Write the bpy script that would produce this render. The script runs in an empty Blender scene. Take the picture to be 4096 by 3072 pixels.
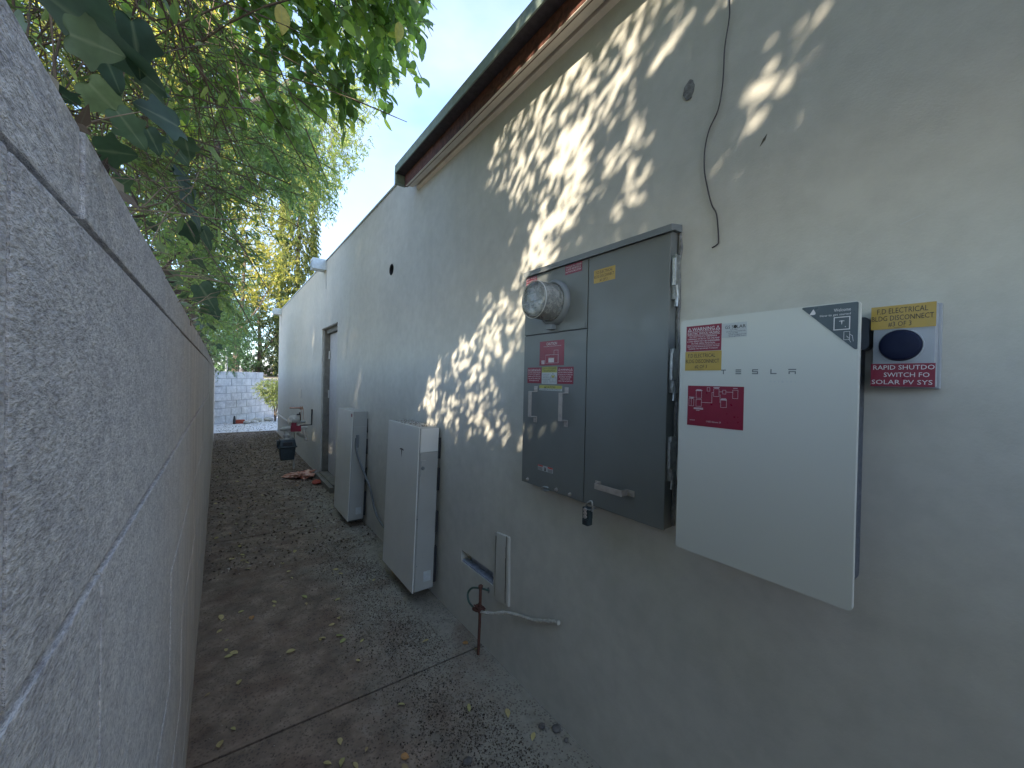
import bpy, bmesh, math, random
import numpy as np
from mathutils import Vector, Matrix
random.seed(7); RNG = np.random.default_rng(11)
SC = bpy.context.scene
PI = math.pi
W = 1.24            # face of the building wall (x)
G = -1.545          # ground height, camera is at the origin
SUN = np.array([-.603, -.552, .569]); SUN = SUN/np.linalg.norm(SUN)

# ------------------------------------------------------------------ camera
cam = bpy.data.cameras.new('camera'); cam_o = bpy.data.objects.new('camera', cam)
SC.collection.objects.link(cam_o); SC.camera = cam_o
cam.sensor_width = 36; cam.lens = 1550/4096*36; cam.clip_start = .02; cam.clip_end = 500
_r = Vector((.79979733, -.59990276, .02099783)); _u = Vector((-.01215089, .01879358, .99974955)); _f = Vector((.60014714, .79985216, -.0077417))
cam_o.matrix_world = Matrix(((_r.x, _u.x, -_f.x, 0), (_r.y, _u.y, -_f.y, 0), (_r.z, _u.z, -_f.z, 0), (0, 0, 0, 1)))

# ------------------------------------------------------------------ world, sun, exposure
wd = bpy.data.worlds.new('World'); SC.world = wd; wd.use_nodes = True
nt = wd.node_tree; bg = nt.nodes['Background']
sky = nt.nodes.new('ShaderNodeTexSky'); sky.sky_type = 'NISHITA'; sky.sun_disc = False
sky.sun_elevation = math.asin(SUN[2]); sky.sun_rotation = math.atan2(SUN[0], SUN[1]) % (2*PI)
sky.air_density = 1.0; sky.dust_density = .5; sky.ozone_density = 3.5
tc = nt.nodes.new('ShaderNodeTexCoord'); mp = nt.nodes.new('ShaderNodeMapping'); mp.inputs['Scale'].default_value = (1.1, 1.1, 2.6)
cn = nt.nodes.new('ShaderNodeTexNoise'); cn.inputs['Scale'].default_value = 2.3; cn.inputs['Detail'].default_value = 7; cn.inputs['Roughness'].default_value = .52
cr = nt.nodes.new('ShaderNodeValToRGB'); cr.color_ramp.elements[0].position = .36; cr.color_ramp.elements[1].position = .68
cm = nt.nodes.new('ShaderNodeMixRGB'); cm.inputs[2].default_value = (1.45, 1.68, 2.3, 1)
ml = nt.nodes.new('ShaderNodeMath'); ml.operation = 'MULTIPLY'; ml.inputs[1].default_value = .85
L = nt.links.new
L(tc.outputs['Generated'], mp.inputs[0]); L(mp.outputs[0], cn.inputs['Vector']); L(cn.outputs['Fac'], cr.inputs[0])
L(cr.outputs[0], ml.inputs[0]); L(ml.outputs[0], cm.inputs[0]); L(sky.outputs[0], cm.inputs[1]); L(cm.outputs[0], bg.inputs[0])
bg.inputs[1].default_value = .15
sl = bpy.data.lights.new('sun', 'SUN'); sl.energy = 3.5; sl.angle = math.radians(.53); sl.color = (1, .87, .68)
so = bpy.data.objects.new('sun', sl); SC.collection.objects.link(so)
so.rotation_euler = Vector(SUN).to_track_quat('Z', 'Y').to_euler()
SC.view_settings.view_transform = 'Standard'; SC.view_settings.look = 'None'
SC.view_settings.exposure = 2.2; SC.view_settings.gamma = 1
SC.render.engine = 'CYCLES'
SC.cycles.use_denoising = True
SC.cycles.max_bounces = 8; SC.cycles.diffuse_bounces = 5; SC.cycles.transparent_max_bounces = 12
SC.cycles.sample_clamp_indirect = 6

# ------------------------------------------------------------------ materials
MATS = {}
class NB:
    def __init__(s, name):
        s.m = bpy.data.materials.new(name); s.m.use_nodes = True; s.t = s.m.node_tree
        s.b = s.t.nodes['Principled BSDF']; s.out = s.t.nodes['Material Output']; MATS[name] = s.m
        s.co = s.t.nodes.new('ShaderNodeNewGeometry').outputs['Position']
    def n(s, typ, **kw):
        x = s.t.nodes.new(typ)
        for k, v in kw.items():
            if k in x.inputs.keys() if hasattr(x.inputs, 'keys') else False: x.inputs[k].default_value = v
            else: setattr(x, k, v)
        return x
    def l(s, a, b): s.t.links.new(a, b)
    def noise(s, scale, detail=4, rough=.55, vec=None, stretch=None):
        x = s.t.nodes.new('ShaderNodeTexNoise'); x.inputs['Scale'].default_value = scale
        x.inputs['Detail'].default_value = detail; x.inputs['Roughness'].default_value = rough
        v = vec or s.co
        if stretch:
            m_ = s.t.nodes.new('ShaderNodeMapping'); m_.inputs['Scale'].default_value = stretch; s.l(v, m_.inputs[0]); v = m_.outputs[0]
        s.l(v, x.inputs['Vector']); return x.outputs['Fac']
    def ramp(s, fac, stops):
        x = s.t.nodes.new('ShaderNodeValToRGB'); e = x.color_ramp.elements
        while len(e) < len(stops): e.new(.5)
        for i, (p, c) in enumerate(stops):
            e[i].position = p; e[i].color = (c if hasattr(c, '__len__') else (c, c, c))[:3] + (1,) if hasattr(c, '__len__') else (c, c, c, 1)
        s.l(fac, x.inputs[0]); return x.outputs[0]
    def mix(s, fac, a, b, mode='MIX'):
        x = s.t.nodes.new('ShaderNodeMixRGB'); x.blend_type = mode
        for i, v in ((0, fac), (1, a), (2, b)):
            if hasattr(v, 'is_linked'): s.l(v, x.inputs[i])
            elif i == 0: x.inputs[0].default_value = v
            else: x.inputs[i].default_value = tuple(v)+(1,) if len(v) == 3 else v
        return x.outputs[0]
    def math(s, op, a, b=0.0):
        x = s.t.nodes.new('ShaderNodeMath'); x.operation = op
        for i, v in ((0, a), (1, b)):
            if hasattr(v, 'is_linked'): s.l(v, x.inputs[i])
            else: x.inputs[i].default_value = v
        return x.outputs[0]
    def bump(s, h, strength, dist):
        x = s.t.nodes.new('ShaderNodeBump'); x.inputs['Strength'].default_value = strength; x.inputs['Distance'].default_value = dist
        s.l(h, x.inputs['Height']); s.l(x.outputs[0], s.b.inputs['Normal']); return x
    def sep(s):
        x = s.t.nodes.new('ShaderNodeSeparateXYZ'); s.l(s.co, x.inputs[0]); return x.outputs
    def col(s, c):
        if hasattr(c, 'is_linked'): s.l(c, s.b.inputs['Base Color'])
        else: s.b.inputs['Base Color'].default_value = tuple(c)+(1,)
    def rough(s, v):
        if hasattr(v, 'is_linked'): s.l(v, s.b.inputs['Roughness'])
        else: s.b.inputs['Roughness'].default_value = v

def plain(name, c, rough=.5, metal=0, var=.12, scale=30, bump=0, bscale=200, bdist=.001, coat=0, spec=None):
    k = NB(name)
    c = np.array(c)
    n = k.noise(scale, 5, .6)
    k.col(k.ramp(n, [(.3, tuple(c*(1-var))), (.7, tuple(np.minimum(c*(1+var), .95)))]))
    k.rough(k.ramp(k.noise(scale*2.3, 3), [(.3, max(rough-.08, .03)), (.7, min(rough+.08, 1))]))
    k.b.inputs['Metallic'].default_value = metal
    if coat: k.b.inputs['Coat Weight'].default_value = coat; k.b.inputs['Coat Roughness'].default_value = .04
    if spec is not None: k.b.inputs['Specular IOR Level'].default_value = spec
    if bump: k.bump(k.noise(bscale, 4, .6), bump, bdist)
    return k.m

# plaster
k = NB('plaster'); xyz = k.sep()
n1 = k.noise(1.6, 6, .6); n2 = k.noise(14, 5, .6)
c1 = k.ramp(n1, [(.3, (.465, .455, .41)), (.7, (.52, .51, .455))])
c2 = k.ramp(n2, [(.35, (.9, .9, .9)), (.65, (1, 1, 1))])
cc = k.mix(1.0, c1, c2, 'MULTIPLY')
st = k.noise(5, 4, .6, stretch=(1, 1, .12)); stm = k.ramp(st, [(.56, 0), (.75, .35)])
cc = k.mix(stm, cc, (.39, .37, .315))
low = k.ramp(k.math('ADD', k.math('MULTIPLY', k.noise(9, 5), .5), xyz[2]), [(0, 1), (1, 0)])
lowm = k.math('MULTIPLY', k.math('LESS_THAN', k.math('ADD', xyz[2], k.math('MULTIPLY', k.noise(14, 5), .12)), -1.46), .45)
k.col(cc); k.rough(.82)
hh = k.math('ADD', k.math('MULTIPLY', k.noise(3.2, 5, .6), 1.6), k.math('MULTIPLY', k.noise(170, 4, .7), .22))
k.bump(hh, .5, .006)

# rough concrete block wall, close to the lens
k = NB('concrete_block'); xyz = k.sep()
base = k.ramp(k.noise(3, 5, .6), [(.3, (.66, .655, .65)), (.7, (.80, .79, .78))])
sp = k.noise(250, 3, .75, stretch=(1, .42, 1)); spc = k.ramp(sp, [(.34, (.6, .6, .61)), (.5, (.93, .93, .93)), (.64, (1.13, 1.125, 1.11))])
sp2 = k.noise(60, 5, .7, stretch=(1, .5, 1)); spc2 = k.ramp(sp2, [(.38, (.8, .8, .82)), (.6, (1.05, 1.05, 1.04))])
cc = k.mix(1.0, k.mix(1.0, base, spc, 'MULTIPLY'), spc2, 'MULTIPLY')
far = k.math('ADD', k.math('MULTIPLY', k.math('SUBTRACT', xyz[1], .9), .6), k.math('MULTIPLY', k.noise(3, 4), .5))
farm = k.ramp(far, [(.25, 0), (.95, .75)])
brn = k.ramp(k.noise(10, 5, .6, stretch=(1, 1, .15)), [(.3, (.38, .29, .21)), (.7, (.62, .51, .39))])
cc = k.mix(farm, cc, brn)
wr = k.ramp(k.noise(34, 3, .7, stretch=(1, 1, .2)), [(.70, 0), (.73, .8)])
cc = k.mix(k.math('MULTIPLY', wr, farm), cc, (.55, .52, .46))
k.col(cc); k.rough(.95)
hh = k.math('ADD', k.noise(250, 3, .75, stretch=(1, .42, 1)), k.math('MULTIPLY', k.noise(45, 4, .6), 1.6))
k.bump(hh, .9, .004)

k = NB('pale_mortar'); k.col(k.ramp(k.noise(90, 4, .7), [(.35, (.74, .63, .46)), (.65, (.92, .81, .62))])); k.rough(.95); k.bump(k.noise(150, 4, .7), .8, .003)
plain('joint_grey', (.34, .34, .345), .95, var=.2)
k = NB('grey_block'); n = k.noise(6, 5, .6)
k.col(k.mix(1, k.ramp(n, [(.3, (.42, .42, .43)), (.7, (.66, .66, .66))]), k.ramp(k.noise(45, 4, .7), [(.35, (.8, .8, .8)), (.65, (1.1, 1.1, 1.1))]), 'MULTIPLY')); k.rough(.95); k.bump(k.noise(70, 4), .5, .004)

# dirty concrete path
k = NB('dirty_concrete'); xyz = k.sep()
clean = k.ramp(k.noise(20, 5, .65), [(.3, (.24, .22, .175)), (.7, (.34, .315, .25))])
dirt = k.ramp(k.noise(7, 6, .7), [(.28, (.08, .054, .036)), (.5, (.19, .135, .095)), (.75, (.36, .275, .20))])
wob = k.math('MULTIPLY', k.math('SUBTRACT', k.noise(2.2, 6, .65), .5), 1.3)
mx = k.math('ADD', xyz[0], wob)
dm = k.ramp(mx, [(.55, .93), (1.02, .12)])
near = k.ramp(k.math('MULTIPLY', xyz[1], .1), [(.5, 0), (.62, 1)])
dm = k.math('MAXIMUM', dm, k.math('MULTIPLY', near, .8))
cc = k.mix(dm, clean, dirt)
rs = k.ramp(k.noise(3.2, 5, .6), [(.5, 0), (.64, .45)]); cc = k.mix(rs, cc, (.14, .078, .05))
vo = k.t.nodes.new('ShaderNodeTexVoronoi'); vo.inputs['Scale'].default_value = 75; k.l(k.co, vo.inputs['Vector'])
pm = k.math('MULTIPLY', k.math('LESS_THAN', vo.outputs['Distance'], .36), k.math('GREATER_THAN', k.noise(11, 5, .7), .46))
pm = k.math('MULTIPLY', pm, .45); cc = k.mix(pm, cc, (.04, .03, .022))
k.col(cc); k.rough(k.ramp(k.noise(8, 4), [(.3, .6), (.7, .95)]))
k.bump(k.math('ADD', k.noise(90, 5, .7), k.math('MULTIPLY', k.noise(9, 4), 2)), .6, .006)

k = NB('brown_soil'); k.col(k.mix(1, k.ramp(k.noise(5, 6, .7), [(.3, (.07, .055, .045)), (.7, (.17, .14, .115))]), k.ramp(k.noise(70, 4, .7), [(.35, (.6, .6, .6)), (.65, (1.2, 1.2, 1.2))]), 'MULTIPLY')); k.rough(.95); k.bump(k.noise(60, 5, .7), .8, .01)
k = NB('pale_concrete'); k.col(k.ramp(k.noise(4, 7, .7), [(.3, (.6, .6, .6)), (.7, (.8, .8, .8))])); k.rough(.9); k.bump(k.noise(50, 4), .3, .004)

plain('cabinet_grey', (.145, .155, .15), .42, var=.05, scale=5, bump=.12, bscale=500, bdist=.0003)
plain('grey_trim', (.15, .165, .17), .45, var=.06)
plain('white_glass', (.52, .525, .48), .38, var=.01, scale=3)
plain('battery_lit', (.60, .595, .56), .42, var=.03, scale=4)  # lighter than the sides, standing in for light falling on the front
plain('battery_shaded', (.33, .33, .305), .42, var=.04, scale=6)  # darker copy of the front tone, standing in for shade on the sides
plain('dark_steel', (.05, .062, .085), .4, var=.1)
plain('black_plastic', (.018, .02, .024), .45)
plain('red_label', (.20, .008, .03), .35, var=.06)
plain('yellow_label', (.40, .27, .05), .38, var=.05)
plain('lime_label', (.36, .34, .08), .4, var=.06)
plain('white_label', (.42, .44, .44), .4, var=.04)
plain('dark_label', (.05, .07, .08), .35, var=.04)
plain('ink_white', (.62, .6, .6), .5, var=.05)
plain('ink_black', (.03, .028, .025), .5, var=.1)
plain('ink_grey', (.12, .13, .13), .4)
plain('ink_faint', (.42, .45, .45), .4)
plain('ink_red', (.55, .05, .04), .5)
plain('bare_metal', (.40, .36, .33), .4, metal=.35, var=.15, scale=40)
plain('galvanised', (.36, .38, .38), .45, metal=.8, var=.3, scale=60, bump=.5, bscale=120, bdist=.002)
plain('rust', (.085, .032, .022), .75, var=.35, scale=80, bump=.6, bscale=160)
plain('green_cable', (.03, .07, .055), .45, var=.2)
plain('painted_cable', (.42, .4, .35), .8, var=.25, scale=90, bump=1, bscale=220, bdist=.003)
plain('black_wire', (.045, .035, .035), .55)
plain('pale_plastic', (.48, .49, .47), .5, var=.05)
plain('button_blue', (.004, .008, .03), .55, spec=.2)
plain('switch_grey', (.30, .32, .35), .4, var=.04)
plain('white_pipe', (.52, .51, .47), .5, var=.12)
plain('meter_teal', (.022, .038, .046), .5, var=.2)
plain('door_white', (.42, .41, .40), .6, var=.1, scale=12)
plain('door_brown', (.16, .15, .125), .7, var=.25, scale=14)
plain('recess_blue', (.26, .29, .36), .6, var=.3, scale=30, bump=.6)
plain('dark_hole', (.03, .03, .032), .9)
plain('drip_green', (.20, .25, .21), .55, var=.2, scale=25)
plain('soffit_dark', (.05, .042, .05), .7, var=.3, scale=30, bump=.5, bscale=80, bdist=.003)
plain('fascia_brown', (.11, .04, .028), .7, var=.6, scale=35, bump=.7, bscale=60, bdist=.004)
plain('cream_trim', (.76, .70, .62), .7, var=.1, scale=10, bump=.4, bscale=40, bdist=.003)
plain('scupper', (.46, .5, .5), .35, metal=.3, var=.12)
plain('patch_plaster', (.17, .17, .165), .9, var=.35, scale=60, bump=1, bscale=90, bdist=.006)
plain('crack_dark', (.10, .09, .07), .9, var=.4, scale=60)
plain('brick_red', (.34, .07, .045), .8, var=.3, scale=40, bump=.6)
plain('rubble', (.5, .49, .46), .9, var=.3, scale=20, bump=.6)
plain('stone_dark', (.10, .09, .08), .8, var=.4, scale=40)
plain('bark', (.085, .065, .05), .9, var=.4, scale=25, bump=1, bscale=50, bdist=.01)
plain('twig', (.13, .10, .075), .85, var=.4, scale=40)
plain('dry_stem', (.25, .19, .13), .85, var=.4, scale=30)
plain('steel_pole', (.2, .22, .23), .5)
plain('copper', (.45, .26, .19), .5, metal=.4, var=.2)
plain('cream_pipe', (.42, .41, .37), .55, var=.15, scale=30)
k = NB('plastic_film'); k.col(k.ramp(k.noise(18, 4, .7), [(.4, (.42, .14, .08)), (.6, (.6, .38, .28))])); k.rough(.35)
# clear dusty glass
k = NB('dusty_glass')
gl = k.t.nodes.new('ShaderNodeBsdfGlossy'); gl.inputs['Roughness'].default_value = .06
tr = k.t.nodes.new('ShaderNodeBsdfTransparent'); tr.inputs[0].default_value = (.9, .93, .92, 1)
df = k.t.nodes.new('ShaderNodeBsdfDiffuse'); df.inputs[0].default_value = (.5, .5, .47, 1)
fr = k.t.nodes.new('ShaderNodeFresnel'); fr.inputs[0].default_value = 1.45
m1 = k.t.nodes.new('ShaderNodeMixShader'); m2 = k.t.nodes.new('ShaderNodeMixShader')
dz = k.ramp(k.noise(35, 5, .7), [(.35, .16), (.65, .6)])
k.l(dz, m1.inputs[0]); k.l(tr.outputs[0], m1.inputs[1]); k.l(df.outputs[0], m1.inputs[2])
k.l(fr.outputs[0], m2.inputs[0]); k.l(m1.outputs[0], m2.inputs[1]); k.l(gl.outputs[0], m2.inputs[2]); k.l(m2.outputs[0], k.out.inputs[0])

def leafmat(name, stops, transl=.45, rough=.45, tcol=1.6, rib=.12):
    k = NB(name)
    at = k.t.nodes.new('ShaderNodeAttribute'); at.attribute_name = 'tint'
    c = k.ramp(at.outputs['Fac'], stops)
    c = k.mix(1, c, k.ramp(k.noise(60, 3, .6), [(.3, (.8, .8, .8)), (.7, (1.12, 1.12, 1.12))]), 'MULTIPLY')
    ra = k.t.nodes.new('ShaderNodeAttribute'); ra.attribute_name = 'rib'
    c = k.mix(k.ramp(ra.outputs['Fac'], [(.86, 0), (1, rib*2)]), c, (.3, .34, .22))
    k.col(c); k.rough(rough)
    t = k.t.nodes.new('ShaderNodeBsdfTranslucent')
    k.l(k.mix(1, c, (tcol, tcol*1.06, tcol*.55), 'MULTIPLY'), t.inputs[0])
    m = k.t.nodes.new('ShaderNodeMixShader'); m.inputs[0].default_value = transl
    k.l(k.b.outputs[0], m.inputs[1]); k.l(t.outputs[0], m.inputs[2]); k.l(m.outputs[0], k.out.inputs[0])
    return k.m
leafmat('leaf_broad', [(0, (.085, .14, .055)), (.45, (.15, .23, .075)), (.8, (.30, .40, .10)), (1, (.6, .58, .13))], .55, tcol=1.8)
leafmat('leaf_fine', [(0, (.12, .16, .06)), (.5, (.24, .31, .10)), (1, (.46, .44, .15))], .5, tcol=1.7)
leafmat('leaf_lance', [(0, (.075, .12, .06)), (.5, (.16, .24, .105)), (1, (.32, .39, .14))], .5, tcol=1.7)
leafmat('leaf_yellow', [(0, (.16, .19, .05)), (.5, (.38, .36, .09)), (1, (.62, .46, .14))], .55, tcol=1.6)
leafmat('leaf_dark', [(0, (.03, .055, .028)), (.6, (.07, .11, .04)), (.9, (.18, .16, .07)), (1, (.42, .28, .10))], .4)
leafmat('leaf_conifer', [(0, (.07, .11, .035)), (.5, (.19, .22, .06)), (1, (.46, .40, .11))], .4)
leafmat('leaf_ivy', [(0, (.03, .062, .044)), (.6, (.06, .105, .06)), (1, (.17, .23, .11))], .2, rough=.62, rib=.16)
leafmat('leaf_shrub', [(0, (.06, .11, .04)), (.5, (.14, .20, .07)), (1, (.30, .34, .12))], .4)
leafmat('leaf_blue', [(0, (.09, .17, .10)), (.5, (.17, .29, .16)), (1, (.3, .42, .17))], .45)
leafmat('fallen_leaf', [(0, (.30, .21, .11)), (.5, (.46, .38, .16)), (.8, (.28, .30, .10)), (1, (.38, .19, .06))], .1, rough=.6)
leafmat('litter', [(0, (.035, .022, .016)), (.4, (.07, .045, .032)), (.75, (.2, .155, .12)), (1, (.48, .43, .35))], .0, rough=.9)

# ------------------------------------------------------------------ mesh helpers
def tag(o, label=None, cat=None, group=None, kind=None):
    if label: o['label'] = label
    if cat: o['category'] = cat
    if group: o['group'] = group
    if kind: o['kind'] = kind
    return o
def empty(name, loc, label, cat, group=None):
    o = bpy.data.objects.new(name, None); SC.collection.objects.link(o); o.location = loc; o.empty_display_size = .1
    return tag(o, label, cat, group)
def rootloc(p):
    while p is not None:
        if p.type == 'EMPTY' or p.parent is None: return Vector(p.location)
        p = p.parent
    return Vector((0, 0, 0))
def link_mesh(name, me, mat, parent=None, loc=None):
    o = bpy.data.objects.new(name, me); SC.collection.objects.link(o)
    if mat: me.materials.append(MATS[mat])
    if parent is not None: o.parent = parent
    if loc is not None: o.location = loc
    return o
class MB:
    def __init__(s): s.bm = bmesh.new()
    def box(s, x0, x1, y0, y1, z0, z1, bev=0, seg=2):
        t = bmesh.new(); bmesh.ops.create_cube(t, size=1)
        for v in t.verts: v.co = Vector(((x0+x1)/2+v.co.x*(x1-x0), (y0+y1)/2+v.co.y*(y1-y0), (z0+z1)/2+v.co.z*(z1-z0)))
        if bev: bmesh.ops.bevel(t, geom=t.edges[:], offset=bev, segments=seg, affect='EDGES', profile=.7)
        s.add(t); return s
    def add(s, t):
        me = bpy.data.meshes.new('t'); t.to_mesh(me); t.free(); s.bm.from_mesh(me); bpy.data.meshes.remove(me)
    def hexa(s, pts, bev=0):
        t = bmesh.new(); v = [t.verts.new(p) for p in pts]
        for f in ((0,3,2,1),(4,5,6,7),(0,1,5,4),(1,2,6,5),(2,3,7,6),(3,0,4,7)): t.faces.new([v[i] for i in f])
        if bev: bmesh.ops.bevel(t, geom=t.edges[:], offset=bev, segments=2, affect='EDGES', profile=.7)
        bmesh.ops.recalc_face_normals(t, faces=t.faces[:])
        s.add(t); return s
    def tube(s, pts, r, n=8, cap=True):
        pts = [Vector(p) for p in pts]; rr = r if hasattr(r, '__len__') else [r]*len(pts)
        rings = []; up = Vector((0, 0, 1))
        d0 = (pts[1]-pts[0]).normalized()
        a = d0.cross(up if abs(d0.z) < .95 else Vector((1, 0, 0))).normalized()
        for i, p in enumerate(pts):
            d = (pts[min(i+1, len(pts)-1)]-pts[max(i-1, 0)]).normalized()
            a = (a-d*a.dot(d)).normalized(); b = d.cross(a)
            rings.append([s.bm.verts.new(p+(a*math.cos(2*PI*j/n)+b*math.sin(2*PI*j/n))*rr[i]) for j in range(n)])
        for q in range(len(rings)-1):
            for j in range(n): s.bm.faces.new((rings[q][j], rings[q][(j+1) % n], rings[q+1][(j+1) % n], rings[q+1][j]))
        if cap and n > 3: s.bm.faces.new(rings[0][::-1]); s.bm.faces.new(rings[-1])
        return s
    def lathe(s, c, axis, prof, n=28):
        c = Vector(c); d = Vector(axis).normalized(); a = d.cross(Vector((0, 0, 1)) if abs(d.z) < .9 else Vector((1, 0, 0))).normalized(); b = d.cross(a)
        rings = []
        for h, r in prof:
            if r < 1e-6: rings.append([s.bm.verts.new(c+d*h)])
            else: rings.append([s.bm.verts.new(c+d*h+(a*math.cos(2*PI*j/n)+b*math.sin(2*PI*j/n))*r) for j in range(n)])
        for q in range(len(rings)-1):
            A, B = rings[q], rings[q+1]
            for j in range(n):
                k_ = (j+1) % n
                if len(A) == 1 and len(B) > 1: s.bm.faces.new((A[0], B[k_], B[j]))
                elif len(B) == 1 and len(A) > 1: s.bm.faces.new((A[j], A[k_], B[0]))
                elif len(A) > 1: s.bm.faces.new((A[j], A[k_], B[k_], B[j]))
        return s
    def prism(s, pts, d):            # polygon (list of 3D pts) extruded by vector d
        d = Vector(d); a = [s.bm.verts.new(p) for p in pts]; b = [s.bm.verts.new(Vector(p)+d) for p in pts]; n = len(pts)
        s.bm.faces.new(a); s.bm.faces.new(b[::-1])
        for i in range(n): s.bm.faces.new((a[i], b[i], b[(i+1) % n], a[(i+1) % n]))
        return s
    def xform(s, fn):
        for v in s.bm.verts: v.co = Vector(fn(v.co))
        return s
    def build(s, name, mat, parent=None, smooth=False, origin=None):
        bmesh.ops.recalc_face_normals(s.bm, faces=s.bm.faces[:])
        L0 = rootloc(parent) if parent is not None else Vector(origin or (0, 0, 0))
        if L0.length: bmesh.ops.translate(s.bm, verts=s.bm.verts[:], vec=-L0)
        me = bpy.data.meshes.new(name); s.bm.to_mesh(me); s.bm.free()
        if smooth:
            me.polygons.foreach_set('use_smooth', [True]*len(me.polygons))
            try: me.set_sharp_from_angle(angle=math.radians(40))
            except Exception: pass
        return link_mesh(name, me, mat, parent, None if parent is not None else L0)
def part(name, mat, parent, fn, smooth=False):
    m = MB(); fn(m); return m.build(name, mat, parent, smooth)
def curve_pts(ctrl, n=8):
    P = [Vector(p) for p in ctrl]; P = [P[0]*2-P[1]]+P+[P[-1]*2-P[-2]]; out = []
    for i in range(1, len(P)-2):
        for k_ in range(n):
            t = k_/n; a, b, c, d = P[i-1:i+3]
            out.append(.5*((2*b)+(-a+c)*t+(2*a-5*b+4*c-d)*t*t+(-a+3*b-3*c+d)*t**3))
    out.append(P[-2]); return out

# lettering on a plane facing -X (reads along -Y).  items: text, y_left, y_right, z_bottom, z_top
def text_mesh(body):
    cu = bpy.data.curves.new('t', 'FONT'); cu.body = body; cu.resolution_u = 2; cu.size = 1
    o = bpy.data.objects.new('t', cu); SC.collection.objects.link(o)
    dg = bpy.context.evaluated_depsgraph_get(); me = bpy.data.meshes.new_from_object(o.evaluated_get(dg))
    bpy.data.objects.remove(o); bpy.data.curves.remove(cu); return me
def lettering(items, x, mat, parent, bold=0, name='lettering'):
    m = MB()
    for it in items:
        if it[0] == '#poly':
            for P in it[1]: m.bm.faces.new([m.bm.verts.new((x, y, z)) for y, z in P])
            continue
        body, yl, yr, z0, z1 = it[:5]
        me = text_mesh(body); co = np.empty(len(me.vertices)*3, 'f'); me.vertices.foreach_get('co', co); co = co.reshape(-1, 3)
        if not len(co): continue
        cap = .73 if body.upper() == body else (co[:, 1].max()-max(co[:, 1].min(), 0))
        x0, x1 = co[:, 0].min(), co[:, 0].max(); y0 = 0
        u = (co[:, 0]-x0)/(x1-x0); v = (co[:, 1]-y0)/cap
        new = np.stack([np.full(len(u), x), yl+(yr-yl)*u, z0+(z1-z0)*v], 1).astype('f')
        t = bmesh.new(); t.from_mesh(me); t.verts.ensure_lookup_table()
        for i, vv in enumerate(t.verts): vv.co = Vector(new[i].tolist())
        m.add(t); bpy.data.meshes.remove(me)
    L0 = rootloc(parent); bmesh.ops.translate(m.bm, verts=m.bm.verts[:], vec=-L0)
    me = bpy.data.meshes.new(name); m.bm.to_mesh(me); m.bm.free()
    return link_mesh(name, me, mat, parent)
def bar(y0, y1, z0, z1): return [(y0, z0), (y1, z0), (y1, z1), (y0, z1)]
def frame(y0, y1, z0, z1, t): return [bar(y0, y1, z0, z0+t), bar(y0, y1, z1-t, z1), bar(y0, y0-t, z0+t, z1-t), bar(y1+t, y1, z0+t, z1-t)]
def tri_sign(yc, z0, s):
    t = s*.09; a = [(yc+s/2, z0), (yc-s/2, z0), (yc-s/2+t*1.3, z0+t), (yc+s/2-t*1.3, z0+t)]
    top = (yc, z0+s*.9)
    return [a, [(yc+s/2, z0), (yc+s/2-t*1.4, z0+t*.4), (yc, z0+s*.72), top], [(yc-s/2, z0), top, (yc, z0+s*.72), (yc-s/2+t*1.4, z0+t*.4)],
            [(yc+s*.05, z0+s*.25), (yc-s*.05, z0+s*.25), (yc-s*.04, z0+s*.58), (yc+s*.04, z0+s*.58)]]
def sticker(parent, yl, yr, z0, z1, x, mat, texts=(), ink='ink_white', name='warning_sticker', th=.0008, label=None, extra=None):
    s = part(name, mat, parent, lambda m: m.box(x-th, x+.0004, yr, yl, z0, z1))
    if label: s['label'] = label
    if texts: lettering(texts, x-th-.0005, ink, s)
    if extra:
        for tx, ik, off in extra: lettering(tx, x-th-off, ik, s)
    return s

# ------------------------------------------------------------------ ground
me = MB(); me.bm.faces.new([me.bm.verts.new(p) for p in ((-120, -60, G-.06), (120, -60, G-.06), (120, 180, G-.06), (-120, 180, G-.06))])
tag(me.build('ground', 'brown_soil'), kind='structure')
m = MB()
ys = [-3.2, -.62, 1.915, 4.44, 7.2, 10.0, 12.86]
for a, b in zip(ys[:-1], ys[1:]):
    sk = .03
    m.hexa([(-.30, a+.006+sk, G-.05), (W+.02, a+.006-sk, G-.05), (W+.02, b-.006-sk, G-.05), (-.30, b-.006+sk, G-.05),
            (-.30, a+.006+sk, G), (W+.02, a+.006-sk, G), (W+.02, b-.006-sk, G), (-.30, b-.006+sk, G)], .003)
tag(m.build('path', 'dirty_concrete'), kind='structure')
m = MB(); m.box(-.3, 9, 12.87, 19, G-.05, G+.004, .004); tag(m.build('patio', 'pale_concrete'), kind='structure')
# planting bed behind the left wall
m = MB(); nx, ny = 12, 40; vs = {}
for i in range(nx+1):
    for j in range(ny+1):
        x = -.26-.9*(i/nx)**2*14; y = -4+26*j/ny
        vs[i, j] = m.bm.verts.new((x, y, .08+.10*math.sin(i*1.3+j*.7)*min(1, i/3)+(i/nx)*.4))
for i in range(nx):
    for j in range(ny): m.bm.faces.new((vs[i, j], vs[i+1, j], vs[i+1, j+1], vs[i, j+1]))
tag(m.build('planting_bed', 'brown_soil'), kind='structure')
m = MB(); m.bm.faces.new([m.bm.verts.new(p) for p in ((-.2, 16.5, -.1), (14, 19.6, -.1), (40, 70, 1.2), (-40, 70, 1.2))])
tag(m.build('slope', 'brown_soil'), kind='structure')

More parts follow.
